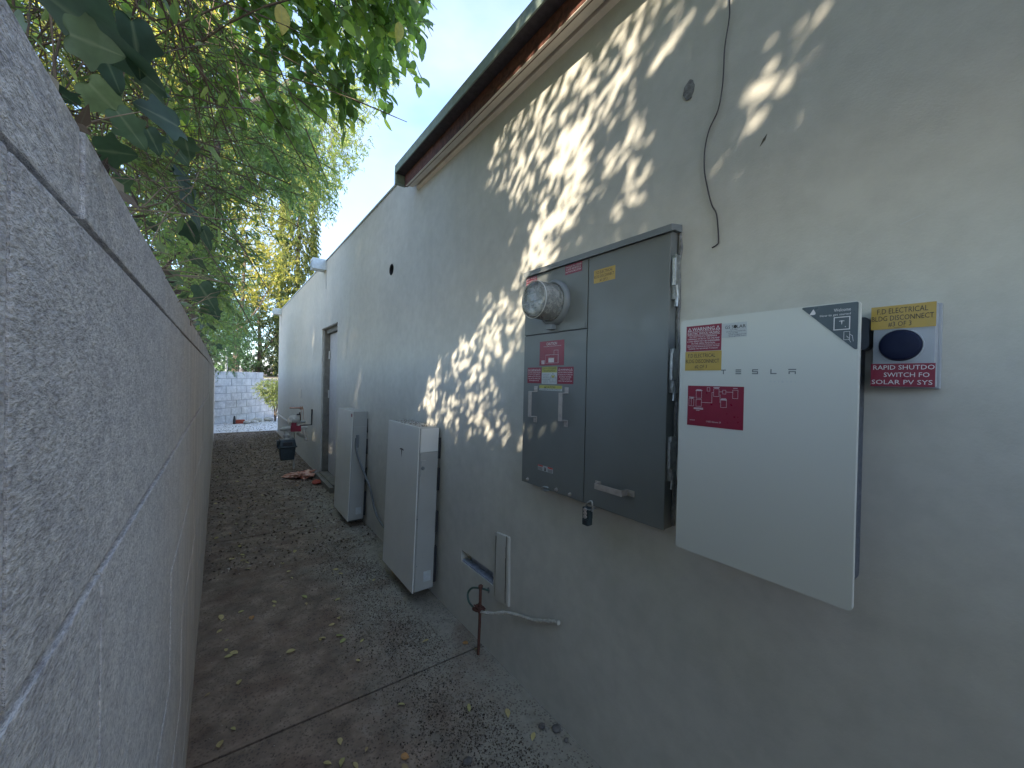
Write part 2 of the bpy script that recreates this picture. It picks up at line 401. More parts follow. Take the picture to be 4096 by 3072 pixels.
# ------------------------------------------------------------------ left block wall
LX = -.093
lw = empty('block_wall', (LX-.1, 5, G), 'rough grey concrete block garden wall running close along the left side', 'wall')
courses = [(.122, .198), (-.192, .122), (-.486, -.192), (-.78, -.486), (-1.07, -.78), (-1.36, -1.07), (G-.05, -1.36)]
offs = [.469, 1.42, .545, 1.26, .545, 1.26, .545]; step = [.59, 1.09, .545, .545, .545, .545, .545]
def sheer(co): return (co.x-.0058*max(0, co.y-4), co.y, co.z)
m = MB(); r2 = random.Random(3)
for (z0, z1), o, st_ in zip(courses, offs, step):
    y = o-st_*math.ceil((o+3.2)/st_)
    while y < 15.0:
        j = r2.uniform(-.0012, .0012); y1 = min(y+st_, 15.1)
        gb, gt = (.0055, .0055)
        if z0 > .1: gb = .004
        if abs(z1-.122) < 1e-6: gt = .0035
        m.box(LX-.19, LX+j, y+.0025, y1-.0025, z0+gb, z1-(gt if z1 < .19 else 0), .0022, 2)
        y = y1
m.xform(sheer).build('blocks', 'concrete_block', lw)
m = MB()
for z in (-.192, -.486, -.78, -1.07, -1.36): m.box(LX-.17, LX+.0022, -3.2, 15.05, z-.0062, z+.0062, .0022)
m.xform(sheer).build('mortar', 'pale_mortar', lw)
m = MB(); m.box(LX-.18, LX-.0065, -3.2, 15.05, G, .19)
m.xform(sheer).build('joint_backing', 'concrete_block', lw)

# far block wall
fw = empty('block_wall', (.5, 15.9, G), 'pale grey block wall closing the far end of the alley', 'wall')
A = Vector((-.16, 15.14, 0)); D = Vector((1.62, 1.88, 0)).normalized(); N = Vector((-D.y, D.x, 0))
m = MB(); r2 = random.Random(5)
def fb(t0, t1, z0, z1, pr=0):
    q = lambda t, d: A+D*t+N*d
    P = [q(t0, -pr), q(t1, -pr), q(t1, .19), q(t0, .19)]
    m.hexa([(p.x, p.y, z0) for p in P]+[(p.x, p.y, z1) for p in P], .006)
hz = (0.125-G)/7
for c in range(7):
    z0 = G+c*hz; t = -.22 if c % 2 else 0
    tend = 2.13 if c == 6 else (2.9 if c == 5 else 6.5)
    while t < tend:
        t1 = min(t+.44, tend); fb(t+.010, t1-.010, z0+.009, z0+hz-.009, r2.uniform(-.003, .004)+(.05 if (t < 0) else 0)); t = t1
m.build('blocks', 'grey_block', fw)
m = MB()
q = lambda t, d: A+D*t+N*d
for t0, t1, zt in ((0, 2.12, .12), (2.12, 2.89, .12-hz), (2.89, 6.49, .12-2*hz)):
    P = [q(t0, .008), q(t1, .008), q(t1, .18), q(t0, .18)]; m.hexa([(p.x, p.y, G) for p in P]+[(p.x, p.y, zt) for p in P])
m.build('mortar', 'joint_grey', fw)

# ------------------------------------------------------------------ house
house = empty('house', (W+2, 4, G), 'low house with grey green plastered wall running along the right side of the alley', 'house')
def bool_cut(o, cutters):
    for c in cutters:
        md = o.modifiers.new('b', 'BOOLEAN'); md.operation = 'DIFFERENCE'; md.object = c; md.solver = 'EXACT'
    dg = bpy.context.evaluated_depsgraph_get(); me = bpy.data.meshes.new_from_object(o.evaluated_get(dg)); o.modifiers.clear()
    old = o.data; o.data = me; bpy.data.meshes.remove(old)
    for c in cutters: bpy.data.objects.remove(c)
m = MB(); m.box(W, W+4.6, -3.2, 12.25, G-.1, 1.735, .006)
wall = m.build('wall', 'plaster', house)
L0 = house.location
def cutter(fn):
    m = MB(); fn(m); return m.build('c', None, None, origin=(0, 0, 0))
cs = [cutter(lambda m: m.box(W-.1, W+.17, 5.58, 6.56, G-.2, .727)),
      cutter(lambda m: m.box(W-.1, W+.07, 1.79, 2.15, -1.157, -1.083)),
      cutter(lambda m: m.lathe((W-.05, 3.53, 1.0), (1, 0, 0), [(0, 0), (0, .048), (.13, .048), (.13, 0)], 20)),
      cutter(lambda m: m.box(W+.0, W+4, -4, 3.0, 1.59, 2))]
bpy.context.view_layer.update(); bool_cut(wall, cs)
if not wall.data.materials: wall.data.materials.append(MATS['plaster'])
# door in its recess
door = part('door', 'door_white', house, lambda m: m.box(W+.10, W+.145, 5.72, 6.49, -1.45, .66, .003))
part('door_frame', 'door_brown', house, lambda m: (m.box(W+.02, W+.168, 6.492, 6.559, -1.45, .724, .003), m.box(W+.06, W+.168, 5.582, 5.718, -1.45, .724, .003), m.box(W+.05, W+.168, 5.72, 6.49, .664, .724, .003)))
part('hinge', 'white_pipe', door, lambda m: m.tube([(W+.085, 6.45, -.2), (W+.085, 6.45, -.32)], .012))
part('hinge', 'white_pipe', door, lambda m: m.tube([(W+.085, 6.45, .28), (W+.085, 6.45, .4)], .012))
part('threshold', 'door_brown', house, lambda m: (m.box(W-.07, W+.16, 5.55, 6.60, G, -1.475, .006), m.box(W-.02, W+.16, 5.585, 6.555, -1.476, -1.452, .004)))
part('lintel_trim', 'door_brown', house, lambda m: m.box(W-.006, W+.02, 5.57, 6.57, .728, .742, .002))
dp = part('downpipe', 'white_pipe', house, lambda m: (m.tube([(W+.05, 5.66, -1.40), (W+.05, 5.66, .55)], .017, 10), *[m.tube([(W+.05, 5.66, z-.02), (W+.05, 5.66, z+.02)], .024, 10) for z in (-.95, -.47, .0, .45)]), True)
# parapet cap and scuppers
part('parapet_cap', 'scupper', house, lambda m: m.box(W-.012, W+.2, 3.02, 12.27, 1.737, 1.752, .002))
for y in (6.33, 11.7):
    s = part('scupper', 'scupper', house, lambda m, y=y: (m.box(W-.19, W+.02, y, y+.006, 1.60, 1.755), m.box(W-.19, W+.02, y+.17, y+.176, 1.60, 1.755), m.box(W-.19, W+.02, y+.006, y+.17, 1.60, 1.606), m.box(W-.19, W-.184, y+.006, y+.17, 1.72, 1.755), m.box(W-.02, W+.02, y+.006, y+.17, 1.749, 1.755)))
    part('stain', 'crack_dark', s, lambda m, y=y: m.box(W-.0015, W+.001, y+.01, y+.022, 1.32, 1.595))
part('vent_ring', 'dark_hole', house, lambda m: m.lathe((W-.003, 3.53, 1.0), (1, 0, 0), [(0, .052), (-.002, .05), (.0, .0455), (.06, .0455)], 24))
# eave
ev = part('eave_soffit', 'soffit_dark', house, lambda m: m.box(1.072, 1.30, -3.2, 2.995, 1.603, 1.64))
part('drip_edge', 'drip_green', house, lambda m: (m.box(1.064, 1.072, -3.2, 3.0, 1.600, 1.652, .001), m.box(1.064, W+4, -3.2, 3.0, 1.652, 1.662, .001)))
part('fascia_board', 'fascia_brown', house, lambda m: m.box(1.138, 1.160, -3.2, 2.98, 1.514, 1.6025, .002))
part('end_cap', 'drip_green', house, lambda m: m.box(1.073, 1.16, 2.996, 3.03, 1.53, 1.645, .002))
part('trim_board', 'cream_trim', house, lambda m: m.prism([(1.1385, -3.2, 1.511), (1.205, -3.2, 1.524), (1.205, -3.2, 1.56), (1.1385, -3.2, 1.5135)], (0, 6.16, 0)))
part('slot_gap', 'dark_hole', house, lambda m: m.box(1.2052, 1.2205, -3.2, 2.96, 1.55, 1.56))
part('trim_moulding', 'cream_trim', house, lambda m: m.prism([(1.221, -3.2, 1.522), (1.2405, -3.2, 1.508), (1.2405, -3.2, 1.56), (1.221, -3.2, 1.56)], (0, 6.15, 0)))
# plaster details
def blob(m, cy, cz, ry, rz, x, n=22, amp=.12, seed=1, thick=.004):
    r_ = random.Random(seed); k_ = [r_.uniform(1-amp, 1+amp) for _ in range(n)]
    m.prism([(x, cy+ry*k_[i]*math.cos(2*PI*i/n), cz+rz*k_[i]*math.sin(2*PI*i/n)) for i in range(n)], (-thick, 0, 0))
part('plaster_patch', 'patch_plaster', house, lambda m: blob(m, .700, .985, .020, .030, W+.001, seed=4))
part('plaster_crack', 'crack_dark', house, lambda m: m.prism([(W+.001, .462, .722), (W+.001, .466, .708), (W+.001, .48, .694), (W+.001, .472, .712)], (-.002, 0, 0)))
part('scratch', 'pale_plastic', house, lambda m: m.prism([(W+.001, .184, .376), (W+.001, .145, .389), (W+.001, .145, .3905), (W+.001, .184, .378)], (-.0018, 0, 0)))
part('vent_slot', 'recess_blue', house, lambda m: (m.box(W+.045, W+.066, 1.792, 2.10, -1.15, -1.09, .002), m.box(W+.004, W+.045, 1.792, 2.148, -1.156, -1.145, .002)))
pc = part('pipe_cover', 'plaster', house, lambda m: m.hexa([(W-.010, 1.635, -1.20), (W-.010, 1.76, -1.222), (W+.01, 1.765, -1.225), (W+.01, 1.62, -1.195), (W-.010, 1.645, -.832), (W-.010, 1.757, -.842), (W+.01, 1.765, -.838), (W+.01, 1.63, -.826)], .009), True)
part('plaster_crack', 'crack_dark', pc, lambda m: [m.prism([(W-.0109, 1.655+a, z), (W-.0109, 1.652+a+w_, z), (W-.0109, 1.652+b+w_, z+.06), (W-.0109, 1.655+b, z+.06)], (-.0012, 0, 0)) for a, b, z, w_ in ((0, .002, -1.19, .008), (.002, -.001, -1.13, .009), (-.001, .001, -1.07, .011), (.001, .0, -1.01, .012), (0, .002, -.95, .009), (.002, .0, -.89, .007))])
part('plaster_crack', 'crack_dark', pc, lambda m: m.prism([(W-.0109, 1.757, -1.20), (W-.0109, 1.760, -1.0), (W-.0109, 1.7585, -.86), (W-.0109, 1.7555, -.86)], (-.001, 0, 0)))
part('wall_slit', 'crack_dark', house, lambda m: m.box(W-.0015, W+.001, 8.42, 8.45, -.42, -.25))

# ------------------------------------------------------------------ electrical panel
EX = 1.188
ep = empty('electrical_panel', (W, 1.1, -.5), 'large grey steel electrical service panel with a round glass meter, mounted on the plaster wall', 'electrical panel')
part('cabinet', 'cabinet_grey', ep, lambda m: m.box(1.196, W+.002, .724, 1.488, -.488, .512, .003))
part('top_flange', 'grey_trim', ep, lambda m: m.prism([(1.176, .712, .505), (1.176, .712, .528), (W, .712, .540), (W, .712, .513), (1.196, .712, .513)], (0, .780, 0)))
mc = part('meter_cover', 'cabinet_grey', ep, lambda m: (m.box(EX, 1.1955, 1.0835, 1.488, .223, .504, .0025), m.box(EX-.0025, EX, 1.09, 1.484, .223, .245, .001)))
ld = part('lower_door', 'cabinet_grey', ep, lambda m: m.box(EX, 1.1955, 1.0835, 1.488, -.49, .2185, .0025))
rd = part('main_door', 'cabinet_grey', ep, lambda m: (m.box(EX-.001, 1.1955, .722, 1.0785, -.49, .504, .0035),))
part('seam', 'black_plastic', ep, lambda m: (m.box(1.1925, 1.1962, 1.0786, 1.0834, -.489, .504), m.box(1.1925, 1.1962, 1.0835, 1.487, .2186, .2229)))
def handle_v(yc, door_):
    def f(m):
        m.box(1.150, 1.153, yc-.011, yc+.011, -.166, -.046, .0008)
        for z0, z1, zt0, zt1 in ((-.049, -.046, -.046, -.022), (-.166, -.163, -.192, -.166)):
            m.box(1.153, EX, yc-.011, yc+.011, z0, z1, .0006)
            m.box(EX-.003, EX, yc-.011, yc+.011, zt0, zt1, .0008)
            for dy in (-.006, .006): m.lathe((EX-.003, yc+dy, (zt0+zt1)/2), (-1, 0, 0), [(0, .0034), (.0025, .003), (.003, 0)], 10)
    part('handle', 'bare_metal', door_, f)
handle_v(1.393, ld); handle_v(1.190, ld)
def hh_(m):
    m.box(1.150, 1.153, .87, .99, -.407, -.385, .0008)
    for y0, y1, t0, t1 in ((.867, .870, .838, .870), (.99, .993, .993, 1.018)):
        m.box(1.150, EX-.001, y0, y1, -.407, -.385, .0006); m.box(EX-.004, EX-.001, t0, t1, -.407, -.385, .0008)
        for dz_ in (-.401, -.391): m.lathe((EX-.004, (t0+t1)/2, dz_), (-1, 0, 0), [(0, .0034), (.0025, .003), (.003, 0)], 10)
part('handle', 'bare_metal', rd, hh_)
for z in (.358, .045, -.25):
    part('hinge', 'galvanised', ep, lambda m, z=z: (m.box(1.199, 1.232, .708, .7235, z-.075, z+.075, .004), m.tube([(1.196, .712, z-.03), (1.196, .712, z+.06)], .007, 8), m.tube([(1.203, .706, z-.10), (1.21, .708, z-.06), (1.2, .706, z-.03)], .006, 6)), True)
part('sealant_bead', 'patch_plaster', ep, lambda m: m.tube([(W-.004, .716+.003*math.sin(i*1.9), -.48+i*.0495) for i in range(21)], [.0065+.002*math.sin(i*2.7) for i in range(21)], 6), True)
for y, z in ((1.440, -.471), (1.240, -.474), (1.157, -.474)):
    part('bolt', 'bare_metal', ld, lambda m, y=y, z=z: m.lathe((EX, y, z), (-1, 0, 0), [(0, .0085), (.002, .0085), (.002, .0055), (.009, .0055), (.011, .003), (.011, 0)], 10))
part('hasp', 'galvanised', ep, lambda m: (m.box(1.165, EX, 1.285, 1.315, -.492, -.489, .0005), m.tube([(1.18, 1.285, -.475), (1.168, 1.30, -.472), (1.166, 1.318, -.482)], .0028, 6)))
part('hasp', 'galvanised', ep, lambda m: m.box(1.150, EX, 1.012, 1.042, -.497, -.4945, .0005))
# meter
mt = part('meter_ring', 'grey_trim', ep, lambda m: (m.lathe((EX, 1.281, .352), (-1, 0, 0), [(0, .101), (.012, .101), (.020, .096), (.026, .088), (.020, .082), (0, .082)], 48), m.box(1.158, 1.186, 1.262, 1.30, .232, .256, .003)), True)
mt['label'] = 'round electricity meter base ring'
part('meter_glass', 'dusty_glass', mt, lambda m: m.lathe((EX, 1.281, .352), (-1, 0, 0), [(.012, .083), (.08, .080), (.112, .079), (.122, .076), (.126, .070), (.1268, .05), (.1268, 0)], 48), True)
part('glass_rim', 'pale_plastic', mt, lambda m: m.lathe((EX, 1.281, .352), (-1, 0, 0), [(.116, .0805), (.119, .082), (.122, .0805), (.119, .0785), (.116, .0805)], 48), True)
part('meter_core', 'cabinet_grey', mt, lambda m: (m.lathe((EX, 1.281, .352), (-1, 0, 0), [(.0, .078), (.02, .077), (.03, .05), (.085, .05), (.085, 0)], 24), m.box(1.085, 1.12, 1.232, 1.33, .325, .395, .004)), True)
part('nameplate', 'white_label', mt, lambda m: (m.box(1.082, 1.0845, 1.24, 1.322, .300, .348, .006), m.box(1.081, 1.084, 1.285, 1.345, .352, .382, .001), m.box(1.083, 1.085, 1.26, 1.31, .285, .301)))
part('display', 'ink_grey', mt, lambda m: (m.box(1.0805, 1.0822, 1.252, 1.312, .316, .334, .001), *[m.box(1.0822, 1.0828, 1.262+i*.007, 1.265+i*.007, .286, .298) for i in range(7)]))
# stickers on the panel
X0 = EX
sticker(mc, 1.482, 1.404, .462, .502, X0, 'red_label', [('ARC FLASH', 1.478, 1.41, .490, .498), ('SHOCK HAZARD', 1.478, 1.41, .479, .486), ('PPE REQUIRED', 1.478, 1.41, .467, .474)])
sticker(mc, 1.2145, 1.117, .463, .505-.002, X0, 'red_label', [('THIS ELECTRIC SYSTEM', 1.211, 1.121, .490, .498), ('IS ALSO SERVED BY A', 1.208, 1.124, .480, .488), ('PHOTOVOLTAIC SYSTEM', 1.211, 1.121, .469, .477)])
sticker(rd, 1.0505, .946, .395, .447, X0-.001, 'yellow_label', [('F.D ELECTRICAL', 1.040, .957, .430, .4415), ('BLDG DISCONNECT', 1.048, .950, .414, .4255), ('#1 OF 3', 1.020, .982, .399, .4095)], 'ink_black')
cs_ = sticker(ld, 1.372, 1.2115, .074, .185, X0, 'red_label', [('CAUTION', 1.325, 1.256, .166, .179), ('THIS STRUCTURE IS SUPPLIED BY SOLAR AND BATTERY', 1.345, 1.228, .159, .1625),
    ('#poly', frame(1.330, 1.245, .084, .122, .0008)+[bar(1.275, 1.274, .122, .142), bar(1.275, 1.247, .141, .142), bar(1.248, 1.247, .086, .142), bar(1.31, 1.27, .1095, .110), bar(1.330, 1.275, .1215, .1225)]),
    ('#poly', [bar(1.310, 1.273, .088+i*.0032, .0904+i*.0032) for i in range(6)]), ('#poly', [bar(1.358, 1.336, .081+i*.0036, .083+i*.0036) for i in range(5)])])
def warn(yl, yr, z0, z1, par, x, lines):
    w_ = yl-yr; h = z1-z0; s_ = w_*.12
    its = [('WARNING', yl-w_*.19, yr+w_*.19, z1-h*.215, z1-h*.11), ('#poly', tri_sign(yl-w_*.105, z1-h*.215, s_)+tri_sign(yr+w_*.105, z1-h*.215, s_)+[bar(yl-w_*.05, yr+w_*.05, z1-h*.255, z1-h*.247)])]
    n = len(lines); 
    for i, (tx, wf) in enumerate(lines):
        zc = z1-h*.30-h*.62*(i/n); its.append((tx, yl-w_*(1-wf)/2, yr+w_*(1-wf)/2, zc-h*.072, zc))
    return sticker(par, yl, yr, z0, z1, x, 'red_label', its)
warn(1.458, 1.3575, -.008, .066, ld, X0, [('ELECTRIC SHOCK HAZARD', .9), ('DO NOT TOUCH TERMINALS', .86), ('TERMINALS ON BOTH THE LINE AND', .9), ('LOAD SIDES MAY BE ENERGIZED', .88), ('IN THE OPEN POSITION', .7)])
warn(1.249, 1.1525, -.008, .066, ld, X0, [('ELECTRIC SHOCK HAZARD', .9), ('IF A GROUND FAULT IS INDICATED', .9), ('ALL NORMALLY GROUNDED', .78), ('CONDUCTORS MAY BE', .62), ('UNGROUNDED AND ENERGIZED', .88)])
sticker(ld, 1.353, 1.253, -.010, .068, X0, 'white_label', [('TURN RAPID SHUTDOWN', 1.350, 1.302, .032, .036), ('SWITCH TO THE', 1.346, 1.308, .024, .028), ('"OFF" POSITION TO', 1.347, 1.306, .016, .020), ('SHUT DOWN PV SYSTEM', 1.350, 1.301, .008, .012), ('AND REDUCE', 1.343, 1.312, .001, .005), ('SHOCK HAZARD', 1.344, 1.311, -.006, -.002),
    ('#poly', frame(1.298, 1.257, -.001, .018, .0008)+[[(1.298, .018), (1.2965, .018), (1.2775, .038), (1.2775, .040)], [(1.2585, .018), (1.257, .018), (1.2775, .040), (1.2775, .038)], bar(1.278, 1.277, .001, .013)])], 'ink_black', name='information_sticker',
    extra=[([('#poly', [bar(1.353, 1.253, .042, .068), bar(1.287, 1.268, .019, .029)])], 'lime_label', .0003), ([('SOLAR PV SYSTEM EQUIPPED', 1.350, 1.256, .0565, .0655), ('WITH RAPID SHUTDOWN', 1.341, 1.265, .0445, .0535)], 'ink_black', .0008)])
sticker(ld, 1.3685, 1.219, -.040, -.0165, X0, 'white_label', [('SOLAR ELECTRIC SYSTEM CONNECTED', 1.362, 1.226, -.0375, -.0315)], 'ink_black', name='information_sticker',
    extra=[([('#poly', [bar(1.3685, 1.219, -.0305, -.0165)])], 'lime_label', .0003), ([('CAUTION', 1.321, 1.262, -.0290, -.0185), ('#poly', [[(1.334, -.029), (1.323, -.029), (1.3285, -.0185)]])], 'ink_black', .0008)])
sticker(ld, 1.367, 1.266, -.410, -.386, X0, 'white_label', [('#poly', [bar(1.365, 1.335, -.408+i*.0035, -.4065+i*.0035) for i in range(4)]+[bar(1.298, 1.268, -.408+i*.0035, -.4065+i*.0035) for i in range(4)]+[[(1.322, -.408), (1.311, -.408), (1.313, -.393), (1.320, -.390)]])], 'ink_black', name='information_sticker',
    extra=[([('#poly', [bar(1.367, 1.333, -.392, -.386), bar(1.300, 1.266, -.392, -.386)])], 'ink_red', .0003)])
# combination padlock
pl = empty('padlock', (1.168, 1.03, -.5), 'small dark key lock box hanging from the bottom edge of the grey panel', 'padlock')
part('lock_body', 'meter_teal', pl, lambda m: (m.box(1.150, 1.178, 1.022, 1.052, -.562, -.535, .004), m.box(1.153, 1.177, 1.020, 1.054, -.536, -.492, .004)), True)
part('shackle', 'galvanised', pl, lambda m: m.tube(curve_pts([(1.165, 1.048, -.494), (1.165, 1.038, -.475), (1.165, 1.018, -.464), (1.165, 1.013, -.482), (1.165, 1.014, -.503)], 5), .0035, 8), True)
part('dial', 'bare_metal', pl, lambda m: [m.lathe((1.1505, 1.037, z), (-1, 0, 0), [(-.003, .0075), (.003, .0075), (.004, .005), (.004, 0)], 12) for z in (-.500, -.514, -.527)], True)
part('dial', 'black_plastic', pl, lambda m: m.box(1.148, 1.151, 1.03, 1.045, -.552, -.54, .001))

# ------------------------------------------------------------------ gateway cabinet
gx = 1.09
gw = empty('energy_gateway', (W, .42, -.48), 'white glass fronted energy gateway cabinet right of the grey electrical panel', 'electrical cabinet')
def rrect(y0, y1, z0, z1, r, n=5):
    P = []
    for cy, cz, a0 in ((y1-r, z1-r, 0), (y0+r, z1-r, PI/2), (y0+r, z0+r, PI), (y1-r, z0+r, 3*PI/2)):
        for i in range(n+1): a = a0+PI/2*i/n; P.append((cy+r*math.cos(a), cz+r*math.sin(a)))
    return P
part('cabinet_body', 'dark_steel', gw, lambda m: m.box(gx+.014, W, .236, .61, -.455, .165, .012, 3), True)
part('mounting_lug', 'dark_steel', gw, lambda m: m.prism([(1.19, y, z) for y, z in rrect(.222, .26, .09, .165, .011)], (.04, 0, 0)), True)
def slab(m):
    P = rrect(.2185, .6235, -.482, .1885, .009)
    m.prism([(gx+.012, y, z) for y, z in P], (-.010, 0, 0)); m.prism([(gx+.002, y+(.421-y)*.004, z+(-.147-z)*.003) for y, z in P], (-.002, 0, 0))
gf = part('glass_front', 'white_glass', gw, slab)
gxx = gx-.0002
T = []
def Eb(yc, zs): return [bar(yc+.0070, yc-.0070, z, z+.0026) for z in zs]
zz = .0305
T += [bar(.5040, .4910, zz+.0098, zz+.0124), bar(.4987, .4962, zz, zz+.0098)]
T += Eb(.4595, (zz, zz+.0049, zz+.0098))
T += [bar(.4265, .4125, zz, zz+.0026), bar(.4265, .4125, zz+.0049, zz+.0075), bar(.4265, .4125, zz+.0098, zz+.0124), bar(.4265, .4240, zz+.0075, zz+.0098), bar(.4150, .4125, zz+.0026, zz+.0049)]
T += [bar(.3850, .3825, zz, zz+.0124), bar(.3825, .3715, zz, zz+.0026)]
T += [bar(.3470, .3310, zz+.0098, zz+.0124), bar(.3465, .3440, zz, zz+.0070), bar(.3340, .3315, zz, zz+.0070), bar(.3440, .3340, zz+.0046, zz+.0070)]
lettering([('#poly', T)], gxx-.0005, 'ink_grey', gf, name='wordmark')
lettering([(c_, .386-.0086*i, .3815-.0086*i, .010, .0145) for i, c_ in enumerate('GATEWAY')], gxx-.0005, 'ink_faint', gf, name='wordmark')
# stickers
def gwarn():
    yl, yr, z0, z1 = .6045, .505, .0965, .1695
    return sticker(gf, yl, yr, z0, z1, gxx, 'red_label', [('WARNING', .5865, .5235, .1545, .1645), ('#poly', tri_sign(.5945, .1545, .0115)+tri_sign(.5145, .1545, .0115)+[bar(.6005, .509, .1525, .1532), bar(.6005, .509, .1415, .1422), bar(.6005, .509, .1135, .1141)]),
      ('ELECTRIC SHOCK HAZARD', .600, .510, .1438, .1508), ('DO NOT TOUCH TERMINALS', .594, .517, .1355, .1400), ('TERMINALS ON BOTH THE LINE AND', .6, .510, .1293, .1337), ('LOAD SIDES MAY BE ENERGIZED', .6005, .5095, .1228, .1273), ('IN THE OPEN POSITION', .588, .522, .1163, .1208),
      ('PHOTOVOLTAIC MODULES PRODUCE DC VOLTAGE', .6, .510, .1078, .1115), ('WHENEVER THEY ARE EXPOSED TO SUNLIGHT', .597, .513, .1018, .1055)])
gwarn()
sticker(gf, .606, .5035, .041, .0955, gxx-.0003, 'yellow_label', [('F.D ELECTRICAL', .597, .5195, .0785, .0895), ('BLDG DISCONNECT', .604, .509, .0625, .0735), ('#2 OF 3', .577, .542, .0475, .0575), ('#poly', [bar(.568, .552, .0445, .0452)])], 'ink_black')
sticker(gf, .5035, .4405, .129, .1675, gxx, 'white_label', [('GS S', .4955, .474, .1525, .1615), ('LAR', .4655, .4435, .1525, .1615), ('#poly', [[(.4697+.0042*math.cos(i*PI/6), .157+.0047*math.sin(i*PI/6)) for i in range(12)], bar(.503, .496, .130, .130)]),
    ('ELECTRIC', .482, .4635, .1478, .1505), ('ELECTRICAL & SOLAR CONTRACTOR', .492, .4445, .1432, .1458), ('818 233 8686', .486, .463, .1390, .1418), ('gssolar.inc@gmail.com', .486, .443, .1350, .1378), ('www.gssolar.com', .486, .444, .1310, .1335)], 'ink_black', name='information_sticker')
sticker(gf, .596, .4445, -.1165, -.0025, gxx, 'red_label', [('#poly',
    frame(.571, .555, -.0380, -.0165, .0006)+frame(.571, .555, -.0610, -.041, .0006)+frame(.592, .577, -.0610, -.0395, .0006)+[bar(.585, .5844, -.061, -.0395)]
    +frame(.540, .532, -.0170, -.0065, .0006)+frame(.522, .507, -.031, -.0095, .0006)+frame(.498, .489, -.0235, -.0125, .0006)+frame(.472, .4585, -.0345, -.0115, .0006)+frame(.5025, .487, -.060, -.0395, .0006)
    +[bar(.555, .526, -.0495, -.0488), bar(.5265, .5258, -.0495, -.0205), bar(.5045, .5038, -.047, -.025), bar(.5265, .522, -.0205, -.0198), bar(.507, .498, -.018, -.0173), bar(.489, .472, -.018, -.0173)]
    +[bar(.570, .556, -.0145, -.0130), bar(.573, .553, -.0160, -.0150), bar(.592, .576, -.0365, -.0352), bar(.587, .580, -.0385, -.0375), bar(.523, .506, -.0065, -.0052), bar(.520, .508, -.0085, -.0075), bar(.471, .460, -.0075, -.0065), bar(.501, .488, -.036, -.035), bar(.5025, .487, -.0395, -.0375), bar(.577, .550, -.066, -.0648), bar(.577, .550, -.069, -.0675), bar(.570, .560, -.0725, -.0715)]),
    ('11655 Gilmore ST', .540, .500, -.1035, -.0995), ('GS SOLAR', .588, .573, -.1025, -.0995)])
# welcome corner sticker
P = [(.3230, .1835), (.3205, .1860), (.2235, .1858), (.2215, .184), (.2215, .0850), (.2235, .0835), (.2265, .0845)]
ws = part('information_sticker', 'dark_label', gf, lambda m: m.prism([(gxx+.0003, y, z) for y, z in P], (-.0011, 0, 0)))
tt = lambda yc, zc, s_: [[(yc+.5*s_, zc+.40*s_), (yc+.25*s_, zc+.47*s_), (yc, zc+.5*s_), (yc-.25*s_, zc+.47*s_), (yc-.5*s_, zc+.40*s_), (yc-.45*s_, zc+.28*s_), (yc-.18*s_, zc+.34*s_), (yc-.13*s_, zc+.30*s_), (yc, zc-.55*s_), (yc+.13*s_, zc+.30*s_), (yc+.18*s_, zc+.34*s_), (yc+.45*s_, zc+.28*s_)]]
lettering([('Welcome', .2630, .2340, .1685, .1755), ('How to get started', .2880, .2340, .1600, .1645), ('#poly', frame(.2630, .2345, .1275, .1565, .0018)+tt(.2488, .1435, .0095)+[[(.2425+.001*math.cos(i), .1340+.001*math.sin(i)) for i in range(6)]]
    +[[(.3085, .1665), (.3005, .1795), (.2965, .1715), (.2965, .1680), (.2990, .1665)]]+frame(.2450, .2345, .1050, .1235, .0007)
    +[[(.2405, .1135), (.2400, .1125), (.2330, .0995), (.2322, .0995)], [(.2405, .1135), (.2400, .1140), (.2350, .1085), (.2350, .1078)], [(.2345, .1165), (.2342, .1172), (.2305, .1140), (.2308, .1132)], [(.2308, .1145), (.2300, .1140), (.2282, .1010), (.2288, .1010)]])], gxx-.0013, 'ink_white', ws)

# ------------------------------------------------------------------ shutdown switch
sx = 1.175
sw = empty('shutdown_switch', (W, .165, 0), 'small grey box with a round dark blue button between yellow and red labels', 'switch box')
bx = part('switch_box', 'switch_grey', sw, lambda m: (m.box(sx, W-.02, .117, .2125, .006, .182, .004), m.box(W-.02, W+.001, .113, .218, .002, .186, .004)), True)
part('push_button', 'button_blue', sw, lambda m: m.lathe((sx, .1685, .0945), (-1, 0, 0), [(0, .034), (.006, .0335), (.012, .031), (.014, .026), (.0145, .012), (.0145, 0)], 40), True)
part('button_collar', 'switch_grey', sw, lambda m: m.lathe((sx, .1685, .0945), (-1, 0, 0), [(0, .037), (.003, .0362), (.003, .0345), (0, .0345)], 40), True)
yl_ = part('warning_sticker', 'yellow_label', sw, lambda m: m.box(sx-.0012, sx+.0004, .1165, .2165, .1315, .1825))
lettering([('F.D ELECTRICAL', .2065, .128, .1655, .1775), ('BLDG DISCONNECT', .2150, .1195, .1500, .1615), ('#3 OF 3', .188, .152, .1368, .1475), ('#poly', [bar(.179, .161, .1340, .1347)])], sx-.0017, 'ink_black', yl_)
rl_ = part('warning_sticker', 'red_label', sw, lambda m: m.box(sx-.0012, sx+.0004, .1155, .2145, .0055, .0555))
lettering([('RAPID SHUTDO', .2105, .1165, .0425, .0525), ('SWITCH FO', .193, .1235, .0265, .0365), ('SOLAR PV SYS', .2125, .119, .0105, .0205)], sx-.0017, 'ink_white', rl_)

